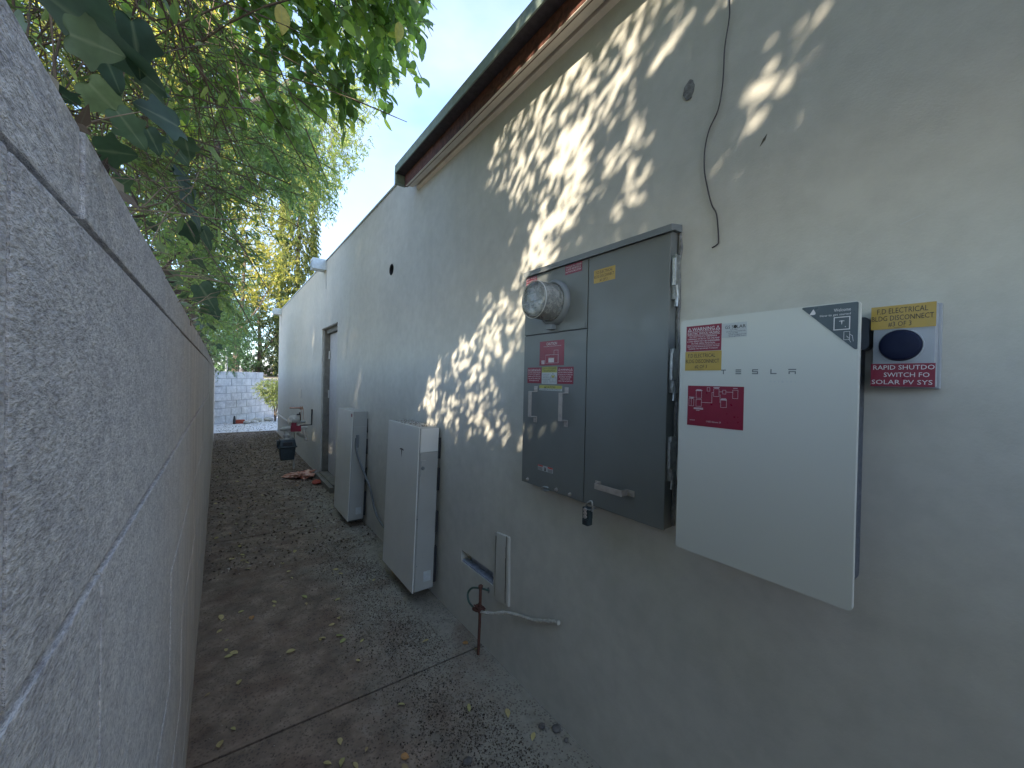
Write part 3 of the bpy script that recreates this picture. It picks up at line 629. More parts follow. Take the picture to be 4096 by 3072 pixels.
# ------------------------------------------------------------------ hanging wire, cable with ground rod
tag(MB().tube(curve_pts([(1.225, .56, 1.515), (1.230, .568, 1.30), (1.232, .572, 1.185), (1.233, .572, 1.129), (1.234, .584, 1.045), (1.234, .587, .943), (1.234, .599, .864), (1.235, .626, .816), (1.235, .639, .758), (1.235, .639, .694), (1.235, .630, .642), (1.235, .613, .572), (1.236, .597, .535), (1.236, .589, .454), (1.236, .594, .440), (1.237, .609, .435)], 4), .0022, 6).build('hanging_wire', 'black_wire', None, True, (1.23, .58, 1.5)), 'thin dark wire hanging down the plaster wall above the white cabinet', 'wire')
gr = empty('ground_rod', (1.177, 1.84, G), 'rusty steel ground rod standing at the foot of the wall with clamp and cables', 'ground rod')
part('rod', 'rust', gr, lambda m: (m.tube([(1.178, 1.835, G-.02), (1.174, 1.82, -1.35), (1.170, 1.812, -1.155)], .0085, 10), m.lathe((1.170, 1.811, -1.160), (0, 0, 1), [(0, .009), (.004, .013), (.016, .0135), (.02, .009), (.02, 0)], 10)), True)
part('clamp', 'rust', gr, lambda m: (m.box(1.155, 1.190, 1.795, 1.812, -1.292, -1.262, .003), m.box(1.155, 1.190, 1.830, 1.846, -1.292, -1.262, .003), *[m.tube([(1.157+dx, 1.785, z), (1.157+dx, 1.856, z)], .0035, 6) for dx in (0, .031) for z in (-1.268, -1.286)], m.tube([(1.165, 1.835, -1.292), (1.165, 1.872, -1.300)], .011, 8)), True)
part('green_cable', 'green_cable', gr, lambda m: m.tube(curve_pts([(1.168, 1.87, -1.298), (1.165, 1.925, -1.285), (1.172, 1.95, -1.25), (1.190, 1.93, -1.215), (1.215, 1.87, -1.20), (1.236, 1.835, -1.20), (1.25, 1.83, -1.20)], 5), .0058, 8), True)
part('cable_outlet', 'patch_plaster', gr, lambda m: blob(m, 1.833, -1.20, .012, .016, W+.001, amp=.25, thick=.004))
pp = curve_pts([(1.168, 1.80, -1.284), (1.19, 1.72, -1.262), (1.215, 1.63, -1.222), (1.228, 1.52, -1.190), (1.229, 1.42, -1.160), (1.230, 1.33, -1.118), (1.230, 1.285, -1.098), (1.229, 1.25, -1.086)], 7)
part('painted_cable', 'painted_cable', gr, lambda m: m.tube(pp, [.0088+.0012*math.sin(i*2.1)+.001*math.sin(i*5.3) for i in range(len(pp))], 9), True)

# ------------------------------------------------------------------ wall batteries
def battery(name_label, y0, y1, z0, z1, xf0, xf1, xb0, xb1, kind):
    e = empty('wall_battery', ((xf0+xb0)/2, (y0+y1)/2, z0), name_label, 'battery', 'wall mounted batteries')
    h = z1-z0
    def tx(co):     # local x: 0 front .. 1 back, lean with height
        t = (co.z-z0)/h; xf = xf0+(xf1-xf0)*t; xb = xb0+(xb1-xb0)*t
        return (xf+(xb-xf)*co.x, co.y, co.z)
    MB().box(.05, 1.0, y0+.004, y1-.004, z0+.004, z1-.003, .004).xform(tx).build('casing', 'battery_shaded', e)
    fr_ = MB().box(0, .052, y0, y1, z0, z1, .004).xform(tx).build('front_panel', 'battery_lit', e)
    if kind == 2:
        MB().box(.10, .96, y0-.004, y0+.006, z0+.006, z1-.175, .003).xform(tx).build('side_cover', 'battery_shaded', e)
        MB().box(.10, .97, y0-.001, y0+.0045, z1-.170, z1-.008, .002).xform(tx).build('upper_side_panel', 'battery_lit', e)
        pl_ = MB().box(.13, .37, y0-.010, y0-.003, z0+.79, z0+.897, .003).xform(tx).build('outlet_plate', 'battery_shaded', e)
        t_ = MB(); cx_ = xf0+.25*(xb0-xf0)+.02; t_.lathe((cx_-.002, y0-.010, z0+.845), (0, -1, 0), [(0, .013), (.006, .012), (.010, .008), (.010, 0)], 16); t_.build('knob', 'grey_trim', pl_)
        for z in (z0+.5, z0+.18):
            MB().lathe((xf0+.018+(xf1-xf0)*.3, y0-.002, z), (0, -1, 0), [(-.004, .005), (.002, .004), (.002, 0)], 10).build('screw', 'grey_trim', e)
    else:
        MB().box(.08, .97, y0-.003, y0+.006, z0+.006, z1-.16, .003).xform(tx).build('side_cover', 'battery_shaded', e)
        MB().tube([(xf0+.052+.03, y0-.012, z0+.755), (xf0+.052+.03, y0-.012, z0+.885)], .013, 10).build('conduit_fitting', 'grey_trim', e, True)
        s_ = MB().box(-.004, .004, y0+.015, y0+.065, z1-.058, z1-.026).xform(tx).build('warning_sticker', 'red_label', e)
    for za, zb in ((.03, .25), (.34, .47), (.60, .74), (.80, .93)):
        MB().box(.985, 1.12, y0+.002, y0+.03, z0+h*za, z0+h*zb, .002).xform(tx).build('mounting_bracket', 'black_plastic', e)
    MB().box(.1, .95, y0+.02, y1-.02, z0-.012, z0+.004, .003).xform(tx).build('base_tray', 'black_plastic', e)
    s_ = .068 if kind == 2 else .075
    yc = y1-.305; zc = z1-.215
    P_ = tt(yc, zc, s_)[0]
    M = MB(); vs_ = [M.bm.verts.new((-.006, y, z)) for y, z in P_]; M.bm.faces.new(vs_)
    M.xform(tx); M.xform(lambda c_: (c_.x, yc+(c_.y-yc)*1.15, c_.z)).build('emblem', 'ink_black' if kind == 2 else 'ink_white', fr_)
    part('rating_label', 'ink_faint', e, lambda m: m.box(xf0+(xb0-xf0)*.5, xf0+(xb0-xf0)*.85, y0-.0055, y0-.0035, z0+.06, z0+.13))
    part('panel_seam', 'black_plastic', e, lambda m: m.hexa([(xf0+.0075, y0+.0015, z0+.01), (xf0+.0100, y0+.0015, z0+.01), (xf0+.0100, y0+.004, z0+.01), (xf0+.0075, y0+.004, z0+.01), (xf1+.0075, y0+.0015, z1-.006), (xf1+.0100, y0+.0015, z1-.006), (xf1+.0100, y0+.004, z1-.006), (xf1+.0075, y0+.004, z1-.006)]))
    return e
battery('nearer white wall battery with a small outlet plate on its side and sunlit top corner', 2.467, 3.066, -1.45, -.33, 1.046, 1.075, 1.200, 1.225, 2)
battery('farther white wall battery beside the door with a grey conduit leaving its side', 4.155, 4.76, -1.475, -.348, 1.05, 1.085, 1.205, 1.236, 1)
tag(MB().tube(curve_pts([(1.118, 4.143, -.62), (1.118, 4.14, -.72), (1.14, 4.09, -.85), (1.175, 4.0, -.99), (1.20, 3.93, -1.09), (1.212, 3.86, -1.22), (1.214, 3.76, -1.315), (1.214, 3.6, -1.36), (1.212, 3.4, -1.375), (1.20, 3.1, -1.38), (1.19, 3.0, -1.38)], 6), .0105, 10).build('flexible_conduit', 'grey_trim', None, True, (1.2, 3.9, -1.0)), 'grey flexible conduit sagging along the wall between the two white batteries', 'conduit')

# ------------------------------------------------------------------ gas meter
gm = empty('gas_meter', (.87, 7.2, G), 'dark green gas meter with cream regulator and pipes, red tags, standing before the far wall', 'gas meter')
Y0 = 7.2
bd = part('meter_body', 'meter_teal', gm, lambda m: (m.hexa([(.775, Y0-.06, -1.355), (.965, Y0-.06, -1.355), (.965, Y0+.09, -1.355), (.775, Y0+.09, -1.355), (.752, Y0-.08, -1.14), (.985, Y0-.08, -1.14), (.985, Y0+.11, -1.14), (.752, Y0+.11, -1.14)], .018),
     m.hexa([(.742, Y0-.09, -1.14), (.995, Y0-.09, -1.14), (.995, Y0+.12, -1.14), (.742, Y0+.12, -1.14), (.765, Y0-.07, -1.02), (.972, Y0-.07, -1.02), (.972, Y0+.10, -1.02), (.765, Y0+.10, -1.02)], .02),
     m.box(.730, 1.002, Y0-.1, Y0+.12, -1.15, -1.13, .006), m.box(.722, .748, Y0-.06, Y0+.05, -1.13, -1.03, .008)), True)
part('meter_window', 'black_plastic', gm, lambda m: m.box(.80, .93, Y0-.092, Y0-.08, -1.115, -1.06, .004))
part('swivel', 'cream_pipe', gm, lambda m: (m.lathe((.855, Y0, -1.03), (0, 0, 1), [(0, .05), (.02, .05), (.03, .042), (.055, .045), (.06, .052), (.09, .052), (.1, .036), (.13, .036)], 20),), True)
part('pipe', 'cream_pipe', gm, lambda m: (m.tube([(.79, Y0, -.855), (.92, Y0, -.845)], .036, 12), m.tube([(.765, Y0, -.857), (.79, Y0, -.855)], .022, 10), m.tube([(.92, Y0, -.845), (1.157, Y0+.02, -.85)], .027, 12), m.tube([(1.10, Y0, -.86), (1.115, Y0, -.93), (1.14, Y0+.03, -1.02)], .028, 12), m.lathe((1.145, Y0+.03, -1.04), (.2, 0, -1), [(-.02, .03), (0, .034), (.03, .03), (.04, 0)], 12), m.tube([(1.02, Y0+.1, -.93), (1.06, Y0+.1, -.97), (1.11, Y0+.1, -1.0)], .03, 10)), True)
rg = part('regulator', 'cream_pipe', gm, lambda m: m.lathe((.962, Y0+.03, -.724), (0, -1, 0), [(-.05, 0), (-.05, .07), (-.012, .09), (-.012, .096), (.008, .096), (.008, .086), (.03, .07), (.045, .035), (.07, .03), (.085, .024), (.085, 0)], 36), True)
part('pressure_tag', 'red_label', gm, lambda m: (m.box(.903, 1.052, Y0-.075, Y0-.072, -.896, -.80, .0005), m.box(.912, .987, Y0-.0755, Y0-.072, -.7995, -.750, .0005)))
part('shutoff_valve', 'black_plastic', gm, lambda m: (m.tube([(1.0, Y0+.02, -.625), (1.055, Y0+.02, -.628)], .013, 8), m.tube([(1.042, Y0+.02, -.625), (1.042, Y0+.02, -.59)], .010, 8), m.tube([(1.052, Y0+.02, -.63), (1.055, Y0+.02, -.73)], .006, 6)), True)
part('copper_line', 'copper', gm, lambda m: (m.tube([(.895, Y0+.02, -.515), (1.08, Y0+.05, -.52)], .013, 8), m.tube(curve_pts([(1.07, Y0+.05, -.52), (1.098, Y0+.05, -.53), (1.102, Y0+.05, -.58), (1.10, Y0+.05, -.72)], 4), .004, 6), m.tube([(1.07, Y0+.05, -.52), (1.066, Y0+.05, -.72)], .004, 6), m.tube([(1.055, Y0+.04, -.49), (1.055, Y0+.04, -.55)], .008, 6), m.tube([(1.085, Y0+.05, -.495), (1.085, Y0+.05, -.55)], .008, 6)), True)
part('black_pipe', 'black_plastic', gm, lambda m: m.tube([(1.225, Y0+.02, -.545), (1.222, Y0+.02, -.806), (1.045, Y0+.02, -.806)], .0115, 8), True)
part('union', 'galvanised', gm, lambda m: m.tube([(1.05, Y0+.04, -.752), (1.13, Y0+.05, -.755)], .024, 10), True)
part('riser', 'cream_pipe', gm, lambda m: (m.tube([(.978, Y0+.14, -.85), (.982, Y0+.14, G-.02)], .017, 10)), True)
part('wall_pipe', 'cream_pipe', gm, lambda m: m.tube(curve_pts([(1.19, 9.5, G), (1.2, 9.5, -1.1), (1.2, 9.6, -1.02), (1.2, 10.5, -1.01), (1.2, 12.2, -1.0)], 4), .022, 8), True)

# ------------------------------------------------------------------ small things on the ground
def crumple(name, c, r, mat, label, cat, seed, flat=(1, 1, .4), amp=.35, sub=3):
    t = bmesh.new(); bmesh.ops.create_icosphere(t, subdivisions=sub, radius=1); r_ = np.random.default_rng(seed)
    K = r_.normal(size=(9, 3))*(2.4 if sub < 4 else 5); ph = r_.uniform(0, 6, 9)
    for v in t.verts:
        p = np.array(v.co); d = sum(math.sin(float(K[i]@p)+ph[i]) for i in range(9))/9
        v.co = Vector(((p*(1+amp*d*2))*np.array(flat)*r).tolist())
    zmin = min(v.co.z for v in t.verts)
    for v in t.verts: v.co.z -= zmin
    m = MB(); m.add(t); m.bm.transform(Matrix.Translation(c)) if False else bmesh.ops.translate(m.bm, verts=m.bm.verts[:], vec=Vector(c))
    return tag(m.build(name, mat, None, False, c), label, cat)
crumple('plastic_bag', (1.0, 6.62, G+.0), .125, 'plastic_film', 'crumpled translucent orange plastic bag lying on the path near the door', 'plastic bag', 3, (1.2, .8, .34), .75, 4)
crumple('brick_fragment', (1.12, 6.15, G), .06, 'brick_red', 'broken red brick piece at the foot of the door threshold', 'brick', 5, (1, 1.4, .5), .15, 2)
rk = [((1.162, 1.274, G), .015, 'flat greyish brown stone near the wall foot, left of the dark round stone'), ((1.205, 1.226, G), .019, 'dark round stone lying near the wall foot at the bottom of the view'), ((.813, 1.33, G), .017, 'brown flat stone on the path at the bottom edge of the view'), ((1.205, 1.165, G), .010, 'smallest pebble by the wall foot, nearest the camera')]
for i, (c_, r_, lb) in enumerate(rk): crumple('stone', c_, r_, 'stone_dark', lb, 'stone', 20+i, (1.2, 1, .6), .12, 2)['group'] = 'stones on the path'
bb = tag(MB().box(.36, .62, 15.02, 15.24, G, G+.12, .006).build('red_box', 'brick_red', None, False, (.49, 15.1, G)), 'red flat block lying before the far pale block wall', 'block')
tag(MB().tube([(.34, 14.98, G), (.345, 15.0, G+.13), (.35, 15.02, G+.26)], [.035, .04, .02], 8).build('black_bottle', 'black_plastic', None, True, (.345, 15, G)), 'black bottle standing left of the red block by the far wall', 'bottle')
rr = random.Random(9)
rub = ['pale broken block right of the red block by the far wall', 'white rubble lump between the far wall and the green shrub', 'small pale rubble lump just in front of the far wall, near its middle', 'pale rubble chunk under the green shrub at the far wall', 'low white rubble piece on the bright patio right of the red block']
for i, (x, y) in enumerate(((.78, 15.25), (.98, 15.5), (.88, 15.05), (1.3, 15.6), (.68, 15.0))):
    crumple('rubble', (x, y, G), .09+.03*(i % 2), 'rubble', rub[i], 'rubble', 40+i, (1.3, 1, .6), .15, 2)['group'] = 'rubble at the far wall'
tag(MB().tube([(.14, 17.2, -.1), (.14, 17.2, 1.02)], .045, 8).build('fence_post', 'steel_pole', None, False, (.14, 17.2, -.1)), 'thin grey steel post standing behind the far block wall', 'post')

# ------------------------------------------------------------------ foliage tools
def T_(kind):
    if kind == 'lance': return np.array([(0, 0, 0), (.45, .5, .03), (1, 0, 0), (.45, -.5, .03)], float), [(0, 3, 2, 1)]
    if kind == 'ell': return np.array([(0, 0, 0), (.3, .42, .06), (.72, .36, .05), (1, 0, -.03), (.72, -.36, .05), (.3, -.42, .06), (.5, 0, 0)], float), [(0, 6, 1), (1, 6, 2), (2, 6, 3), (3, 6, 4), (4, 6, 5), (5, 6, 0)]
    if kind == 'fine':
        xs = [0, .12, .3, .5, .7, .87, 1]; ws = [0, .27, .46, .5, .4, .2, 0]; V = [(x, 0, -.10*(x-.3)**2*2) for x in xs]
        for i in range(1, 6): V.append((xs[i], ws[i], V[i][2]+.07)); V.append((xs[i], -ws[i], V[i][2]+.07))
        F = [(0, 1, 7), (0, 8, 1)]
        for i in range(1, 5): a, b = 7+2*(i-1), 7+2*i; F += [(i, i+1, b, a), (i, a+1, b+1, i+1)]
        F += [(5, 6, 15), (5, 16, 6)]; return np.array(V, float), F
    if kind == 'ivy':
        half = curve_pts([(0, .0, 0), (-.10, .16, 0), (-.06, .36, 0), (.10, .40, 0), (.22, .42, 0), (.36, .60, 0), (.46, .50, 0), (.54, .34, 0), (.74, .26, 0), (.9, .12, 0), (1.0, 0, 0)], 3)
        n_ = len(half); V = [(p.x, 0.0, -.05*(p.x-.4)**2*2) for p in half]
        for p in half[1:-1]: V.append((p.x, p.y, .10*p.y+.03*math.sin(p.x*9)-.10*p.x**2))
        for p in half[1:-1]: V.append((p.x, -p.y, .10*p.y+.03*math.sin(p.x*8+1)-.10*p.x**2))
        F = []
        for i in range(1, n_-2):
            a, b = n_+i-1, n_+i; F.append((i, i+1, b, a)); a, b = a+n_-2, b+n_-2; F.append((i, a, b, i+1))
        F += [(0, 1, n_), (0, 2*n_-2, 1), (n_-2, n_-1, 2*n_-3), (n_-2, 3*n_-5, n_-1)]
        V = [(max(x, 0) if abs(y) < 1e-6 else x, y, z) for x, y, z in V]
        return np.array(V, float), F
def norm(v): return v/np.maximum(np.linalg.norm(v, axis=-1, keepdims=True), 1e-9)
# gaps shaped into the leaves to place sun spots on the wall (y, z on the wall, radii along/across, strength)
LIT = [(.95, 1.66, .28, .10, .85), (.55, 1.70, .2, .08, .8), (2.63, -.10, .20, .09, .93), (2.62, -.32, .10, .08, .85), (2.28, -.40, .12, .07, .7), (2.05, -.32, .12, .09, .6), (1.80, -.22, .12, .09, .55), (2.0, .12, .15, .12, .7), (2.58, .03, .16, .07, .8), (2.45, -.28, .20, .09, .75), (2.20, .14, .17, .12, .72), (1.95, -.1, .2, .15, .6), (1.78, .30, .22, .17, .72), (1.50, .51, .22, .15, .8), (1.36, .76, .2, .13, .86), (1.28, .97, .2, .12, .86),
       (1.48, 1.2, .28, .2, .70), (1.16, 1.26, .25, .2, .72), (1.80, 1.28, .16, .12, .6), (1.0, 1.3, .2, .14, .68), (1.02, .93, .15, .14, .6), (.90, .68, .12, .1, .45), (.80, 1.3, .18, .09, .6), (.43, .89, .14, .065, .8), (.50, .75, .07, .035, .75),
       (1.15, .10, .07, .055, .85), (.85, .25, .06, .05, .85), (.6, 1.2, .12, .05, .45), (1.42, -.28, .08, .07, .8), (1.30, -.07, .05, .04, .8), (.53, .13, .045, .028, .9), (.58, -.27, .05, .025, .8), (.55, .55, .07, .05, .45), (2.3, -.33, .14, .06, .6), (1.75, -.35, .1, .1, .35)]
def lit(P):
    t = (W-P[:, 0])/-SUN[0]; y = P[:, 1]-SUN[1]*t; z = P[:, 2]-SUN[2]*t
    r = np.zeros(len(P))
    for cy, cz, a, b, s_ in LIT:
        dy, dz = y-cy, z-cz; u = (-dy+dz)*.7071; v = (dy+dz)*.7071
        r = np.maximum(r, s_*np.exp(-np.maximum(0, (u/a)**2+(v/b)**2-.9)*1.5))
    r[P[:, 0] > W] = 0
    return r
def leaves(name, mat, parent, P, Dr, Nr, ln, wd, kind, tint=None, filt=True, tb=0.0):
    n = len(P)
    if filt:
        kp = RNG.random(n) > 1-(1-lit(P))**1.9; P, Dr, Nr = P[kp], Dr[kp], Nr[kp]; ln = ln[kp] if hasattr(ln, '__len__') else ln
        if tint is not None: tint = tint[kp]
        n = len(P)
    ln = np.broadcast_to(ln, n) if not hasattr(ln, '__len__') else ln
    X = norm(Dr); Y = norm(np.cross(Nr, X)); Z = np.cross(X, Y)
    V, F = T_(kind); nv = len(V)
    wf = wd*(RNG.random(n)*.35+.82)
    co = P[:, None, :]+(X[:, None, :]*V[None, :, 0:1]+Y[:, None, :]*V[None, :, 1:2]*wf[:, None, None]+Z[:, None, :]*V[None, :, 2:3])*ln[:, None, None]
    if tint is None: tint = np.clip(RNG.beta(1.6, 2.2, n)+tb, 0, 1)
    sizes = np.array([len(f) for f in F]); flat = np.concatenate([np.array(f) for f in F])
    idx = (flat[None, :]+(np.arange(n)*nv)[:, None]).ravel()
    tot = np.tile(sizes, n); st_ = np.concatenate([[0], np.cumsum(tot)[:-1]])
    me = bpy.data.meshes.new(name); me.vertices.add(n*nv); me.loops.add(len(idx)); me.polygons.add(len(tot))
    L0 = np.array(rootloc(parent)) if parent is not None else np.zeros(3)
    me.vertices.foreach_set('co', (co.reshape(-1, 3)-L0).astype('f').ravel()); me.loops.foreach_set('vertex_index', idx.astype('i'))
    me.polygons.foreach_set('loop_start', st_.astype('i')); me.polygons.foreach_set('loop_total', tot.astype('i'))
    at = me.attributes.new('tint', 'FLOAT', 'POINT'); at.data.foreach_set('value', np.repeat(tint, nv).astype('f'))
    a2 = me.attributes.new('rib', 'FLOAT', 'POINT'); a2.data.foreach_set('value', np.tile((np.abs(V[:, 1]) < 1e-6).astype('f'), n))
    me.update(calc_edges=True); me.validate()
    return link_mesh(name, me, mat, parent)
def sticks(name, mat, parent, S, E_, r):     # many thin 3-sided twigs in one mesh
    n = len(S); d = norm(E_-S); a = norm(np.cross(d, np.array([.3, .2, .93]))); b = np.cross(d, a)
    co = []
    rad = np.broadcast_to(r, n)[:, None]
    for base, k_ in ((S, 1.0), (E_, .45)):
        for j in range(3): co.append(base+(a*math.cos(2.094*j)+b*math.sin(2.094*j))*rad*k_)
    co = np.stack(co, 1)
    F = np.array([(0, 1, 4, 3), (1, 2, 5, 4), (2, 0, 3, 5)]); idx = (F.ravel()[None]+(np.arange(n)*6)[:, None]).ravel()
    me = bpy.data.meshes.new(name); me.vertices.add(n*6); me.loops.add(len(idx)); me.polygons.add(n*3)
    L0 = np.array(rootloc(parent)) if parent is not None else np.zeros(3)
    me.vertices.foreach_set('co', (co.reshape(-1, 3)-L0).astype('f').ravel()); me.loops.foreach_set('vertex_index', idx.astype('i'))
    me.polygons.foreach_set('loop_start', (np.arange(n*3)*4).astype('i')); me.polygons.foreach_set('loop_total', np.full(n*3, 4, 'i'))
    me.update(calc_edges=True); return link_mesh(name, me, mat, parent)
def rnd_dir(n, bias=(0, 0, 0)): return norm(RNG.normal(size=(n, 3))+np.array(bias))
def in_ell(n, c, r, shell=.0):
    u = rnd_dir(n); q = RNG.random(n)**(1/3); q = shell+(1-shell)*q
    return np.array(c)+u*q[:, None]*np.array(r)
def twig_leaves(base, dirs, tlen, nl, ln, droop=.5, spread=.9, upn=1.0, tr=.0015):
    """twigs from base; leaves along them"""
    n = len(base); P, Dd, S, E_ = [], [], [], []
    dirs = norm(dirs); tl = tlen*(.6+.8*RNG.random(n)); seg = 4; p = base.copy(); d = dirs.copy()
    pts = [p.copy()]
    for s_ in range(seg):
        d = norm(d+np.array([0, 0, -droop/seg])); q = p+d*(tl/seg)[:, None]; S.append(p); E_.append(q); p = q; pts.append(p.copy())
    pts = np.stack(pts, 1)
    for i in range(nl):
        t = (i+.7)/nl*seg; a = int(min(seg-1, math.floor(t))); f = t-a
        pos = pts[:, a]*(1-f)+pts[:, a+1]*f; ax = norm(pts[:, a+1]-pts[:, a]); side = norm(np.cross(ax, rnd_dir(n)))
        dd = norm(ax*(1-.5*spread)+side*spread+np.array([0, 0, -droop*.6])); P.append(pos); Dd.append(dd)
    P = np.concatenate(P); Dd = np.concatenate(Dd); Nn = norm(RNG.normal(size=P.shape)*.7+np.array([0, 0, upn]))
    return P, Dd, Nn, ln*(.65+.6*RNG.random(len(P))), np.concatenate(S), np.concatenate(E_)
def limb(m, pts, r0, r1, n=8):
    c = curve_pts(pts, 6); N_ = len(c); m.tube([p+Vector((random.uniform(-1, 1), random.uniform(-1, 1), random.uniform(-1, 1)))*r0*.12 for p in c], [r0+(r1-r0)*i/(N_-1) for i in range(N_)], n)
def tree(name, loc, label, cat, trunk, group=None):
    e = empty(name, loc, label, cat, group)
    if trunk:
        m = MB()
        for pts, a, b in trunk: limb(m, pts, a, b)
        m.build('trunk', 'bark', e, True)
    return e

# --- overhanging broad-leaved branches, nearest
bt = tree('broadleaf_tree', (-.9, 2.0, .1), 'broad leaved tree reaching over the wall with large drooping green leaves', 'tree',
  [([(-.9, 2.0, .1), (-.8, 2.05, 1.2), (-.6, 2.1, 2.2), (-.2, 2.2, 2.9)], .06, .03), ([(-.8, 2.05, 1.4), (-.45, 2.0, 1.9), (-.1, 1.95, 2.05), (.35, 1.9, 2.0), (.75, 1.85, 1.86)], .022, .004),
   ([(-.6, 2.1, 2.2), (-.1, 2.3, 2.6), (.4, 2.4, 2.6), (.9, 2.35, 2.35)], .022, .004), ([(-.7, 2.0, 1.8), (-.3, 1.6, 1.95), (.1, 1.45, 1.85), (.4, 1.4, 1.7)], .014, .003), ([(-.1, 1.95, 2.05), (.2, 2.2, 1.8), (.45, 2.3, 1.55)], .008, .002)])
cl = []
def clus(c, r, n): cl.append(in_ell(n, c, r))
clus((.05, 1.9, 2.1), (.45, .45, .28), 60); clus((.35, 2.1, 2.15), (.4, .5, .4), 100); clus((.62, 2.2, 2.35), (.24, .4, .45), 80); clus((.62, 1.95, 2.1), (.22, .3, .3), 60)
clus((.25, 2.2, 1.85), (.45, .3, .2), 60); clus((.0, 1.5, 1.75), (.4, .2, .2), 40); clus((.1, 2.4, 1.6), (.35, .3, .25), 40); clus((-.2, 2.3, 1.5), (.3, .3, .3), 24); clus((.70, 2.25, 1.78), (.12, .12, .10), 8); clus((.40, 2.35, 1.62), (.14, .15, .08), 9)
clus((-.5, 1.9, 2.0), (.4, .4, .4), 25)
B = np.concatenate(cl)
P, Dd, Nn, ln, S, E_ = twig_leaves(B, RNG.normal(size=B.shape)*.6+np.array([.7, 0, -.4]), .22, 7, .072, .7, .75)
ok = (P[:, 0] < .96) & (P[:, 0]/np.maximum(P[:, 1], .1) < .43)
leaves('leaves', 'leaf_broad', bt, P[ok], Dd[ok], norm(Nn[ok]+np.array([-.3, -.7, 0])), ln[ok], .56, 'fine')
o2 = S[:, 0] < .9; sticks('twigs', 'twig', bt, S[o2], E_[o2], .0016)

yl3 = np.array([[.133, 1.411, 1.122], [.521, 1.372, 1.359], [.501, 1.387, 1.259]]); leaves('yellow_leaves', 'leaf_yellow', bt, yl3+np.array([0, 0, .03]), np.array([[.1, .1, -1.], [.8, .2, .1], [-.1, .1, -1.]]), np.array([[.2, -1, .3]]*3), np.array([.085, .06, .075]), .55, 'fine', tint=np.array([.8, .4, .6]), filt=False)
# --- fine leaved tree behind, over the roof edge
ft = tree('olive_tree', (-.35, 5.2, .1), 'tall fine leaved tree behind the broad leaves, its dark curved trunk above the wall', 'tree',
  [([(-.6, 5.2, .0), (-.30, 5.15, .7), (-.12, 5.0, 1.35), (-.08, 5.0, 1.8), (-.10, 5.1, 2.2), (.05, 5.3, 2.8), (.5, 5.8, 3.6), (1.1, 6.4, 4.6)], .09, .03),
   ([(-.10, 5.1, 2.2), (-.5, 5.2, 2.7), (-1.0, 5.4, 3.3)], .06, .02), ([(.05, 5.3, 2.8), (.3, 5.0, 3.3), (.6, 5.0, 3.9)], .03, .01), ([(-.08, 5.0, 1.8), (.25, 5.2, 2.1), (.6, 5.4, 2.2)], .03, .008)])
B = np.concatenate([in_ell(420, (.9, 7, 5.3), (2.1, 1.2, 2.0)), in_ell(420, (.65, 6.4, 3.5), (1.05, 1, 1.0)), in_ell(200, (1.9, 7, 4.6), (.75, .8, 1.2)), in_ell(220, (2.7, 7.0, 6.2), (.85, .9, 1.0)), in_ell(90, (1.35, 6.8, 3.0), (.45, .6, .4))])
P, Dd, Nn, ln, S, E_ = twig_leaves(B, RNG.normal(size=B.shape)*.8+np.array([.5, 0, -.1]), .45, 24, .062, .6, .85)
sil = P[:, 0] < .18*P[:, 1]+.36*(P[:, 2]-2.3)+.15*np.sin(P[:, 2]*7+P[:, 1]*3)
leaves('leaves', 'leaf_fine', ft, P[sil], Dd[sil], Nn[sil], ln[sil], .30, 'ell')
def silf(S): return S[:, 0] < .18*S[:, 1]+.36*(S[:, 2]-2.3)+.12*np.sin(S[:, 2]*7+S[:, 1]*3)-.1
sf = silf(S) & silf(E_); sticks('twigs', 'twig', ft, S[sf], E_[sf], .003)

# --- lance leaved shrub in the middle
lt = tree('oleander', (-.7, 4.3, .1), 'dense oleander with long narrow drooping leaves behind the wall top', 'shrub',
  [([(-.7, 4.3, .1), (-.6, 4.3, 1.0), (-.3, 4.4, 1.9)], .03, .012), ([(-.75, 4.4, .1), (-.9, 4.5, 1.2), (-.6, 4.5, 2.2)], .03, .012), ([(-.65, 4.2, .1), (-.4, 4.0, .9), (-.1, 3.9, 1.5)], .02, .008)])
B = np.concatenate([in_ell(110, (.15, 4.3, 2.15), (.5, .8, .5)), in_ell(90, (.42, 4.6, 2.35), (.3, .6, .45)), in_ell(50, (-.35, 4.2, 1.5), (.5, .9, .7)), in_ell(70, (-.15, 4.8, 1.3), (.35, .8, .6))])
P, Dd, Nn, ln, S, E_ = twig_leaves(B, RNG.normal(size=B.shape)*.6+np.array([.4, 0, .2]), .36, 24, .075, .6, .8)
leaves('leaves', 'leaf_lance', lt, P, Dd, Nn, ln, .26, 'ell'); sticks('twigs', 'twig', lt, S, E_, .0025)

# --- twiggy near shrub at top left
ts = tree('twiggy_shrub', (-.7, 1.5, .1), 'bare twiggy shrub with sparse leaves leaning over the near wall top', 'shrub',
  [([(-.7, 1.4, .1), (-.6, 1.5, .8), (-.35, 1.6, 1.5), (-.1, 1.7, 2.2)], .02, .008), ([(-.7, 1.6, .1), (-.8, 1.8, 1.0), (-.5, 2.2, 1.9)], .018, .007), ([(-.6, 1.2, .1), (-.45, 1.1, .7), (-.2, 1.25, 1.15), (.0, 1.5, 1.5)], .012, .004), ([(-.5, .9, .2), (-.35, .9, .6), (-.2, 1.0, 1.0)], .008, .003)])
B = np.concatenate([in_ell(380, (-.30, 1.5, 1.25), (.4, .6, .75)), in_ell(200, (-.3, 1.0, .75), (.25, .4, .4)), in_ell(380, (-.5, 2.6, 1.7), (.55, .9, .9)), in_ell(120, (-.15, 2.6, 1.1), (.2, .8, .35))])
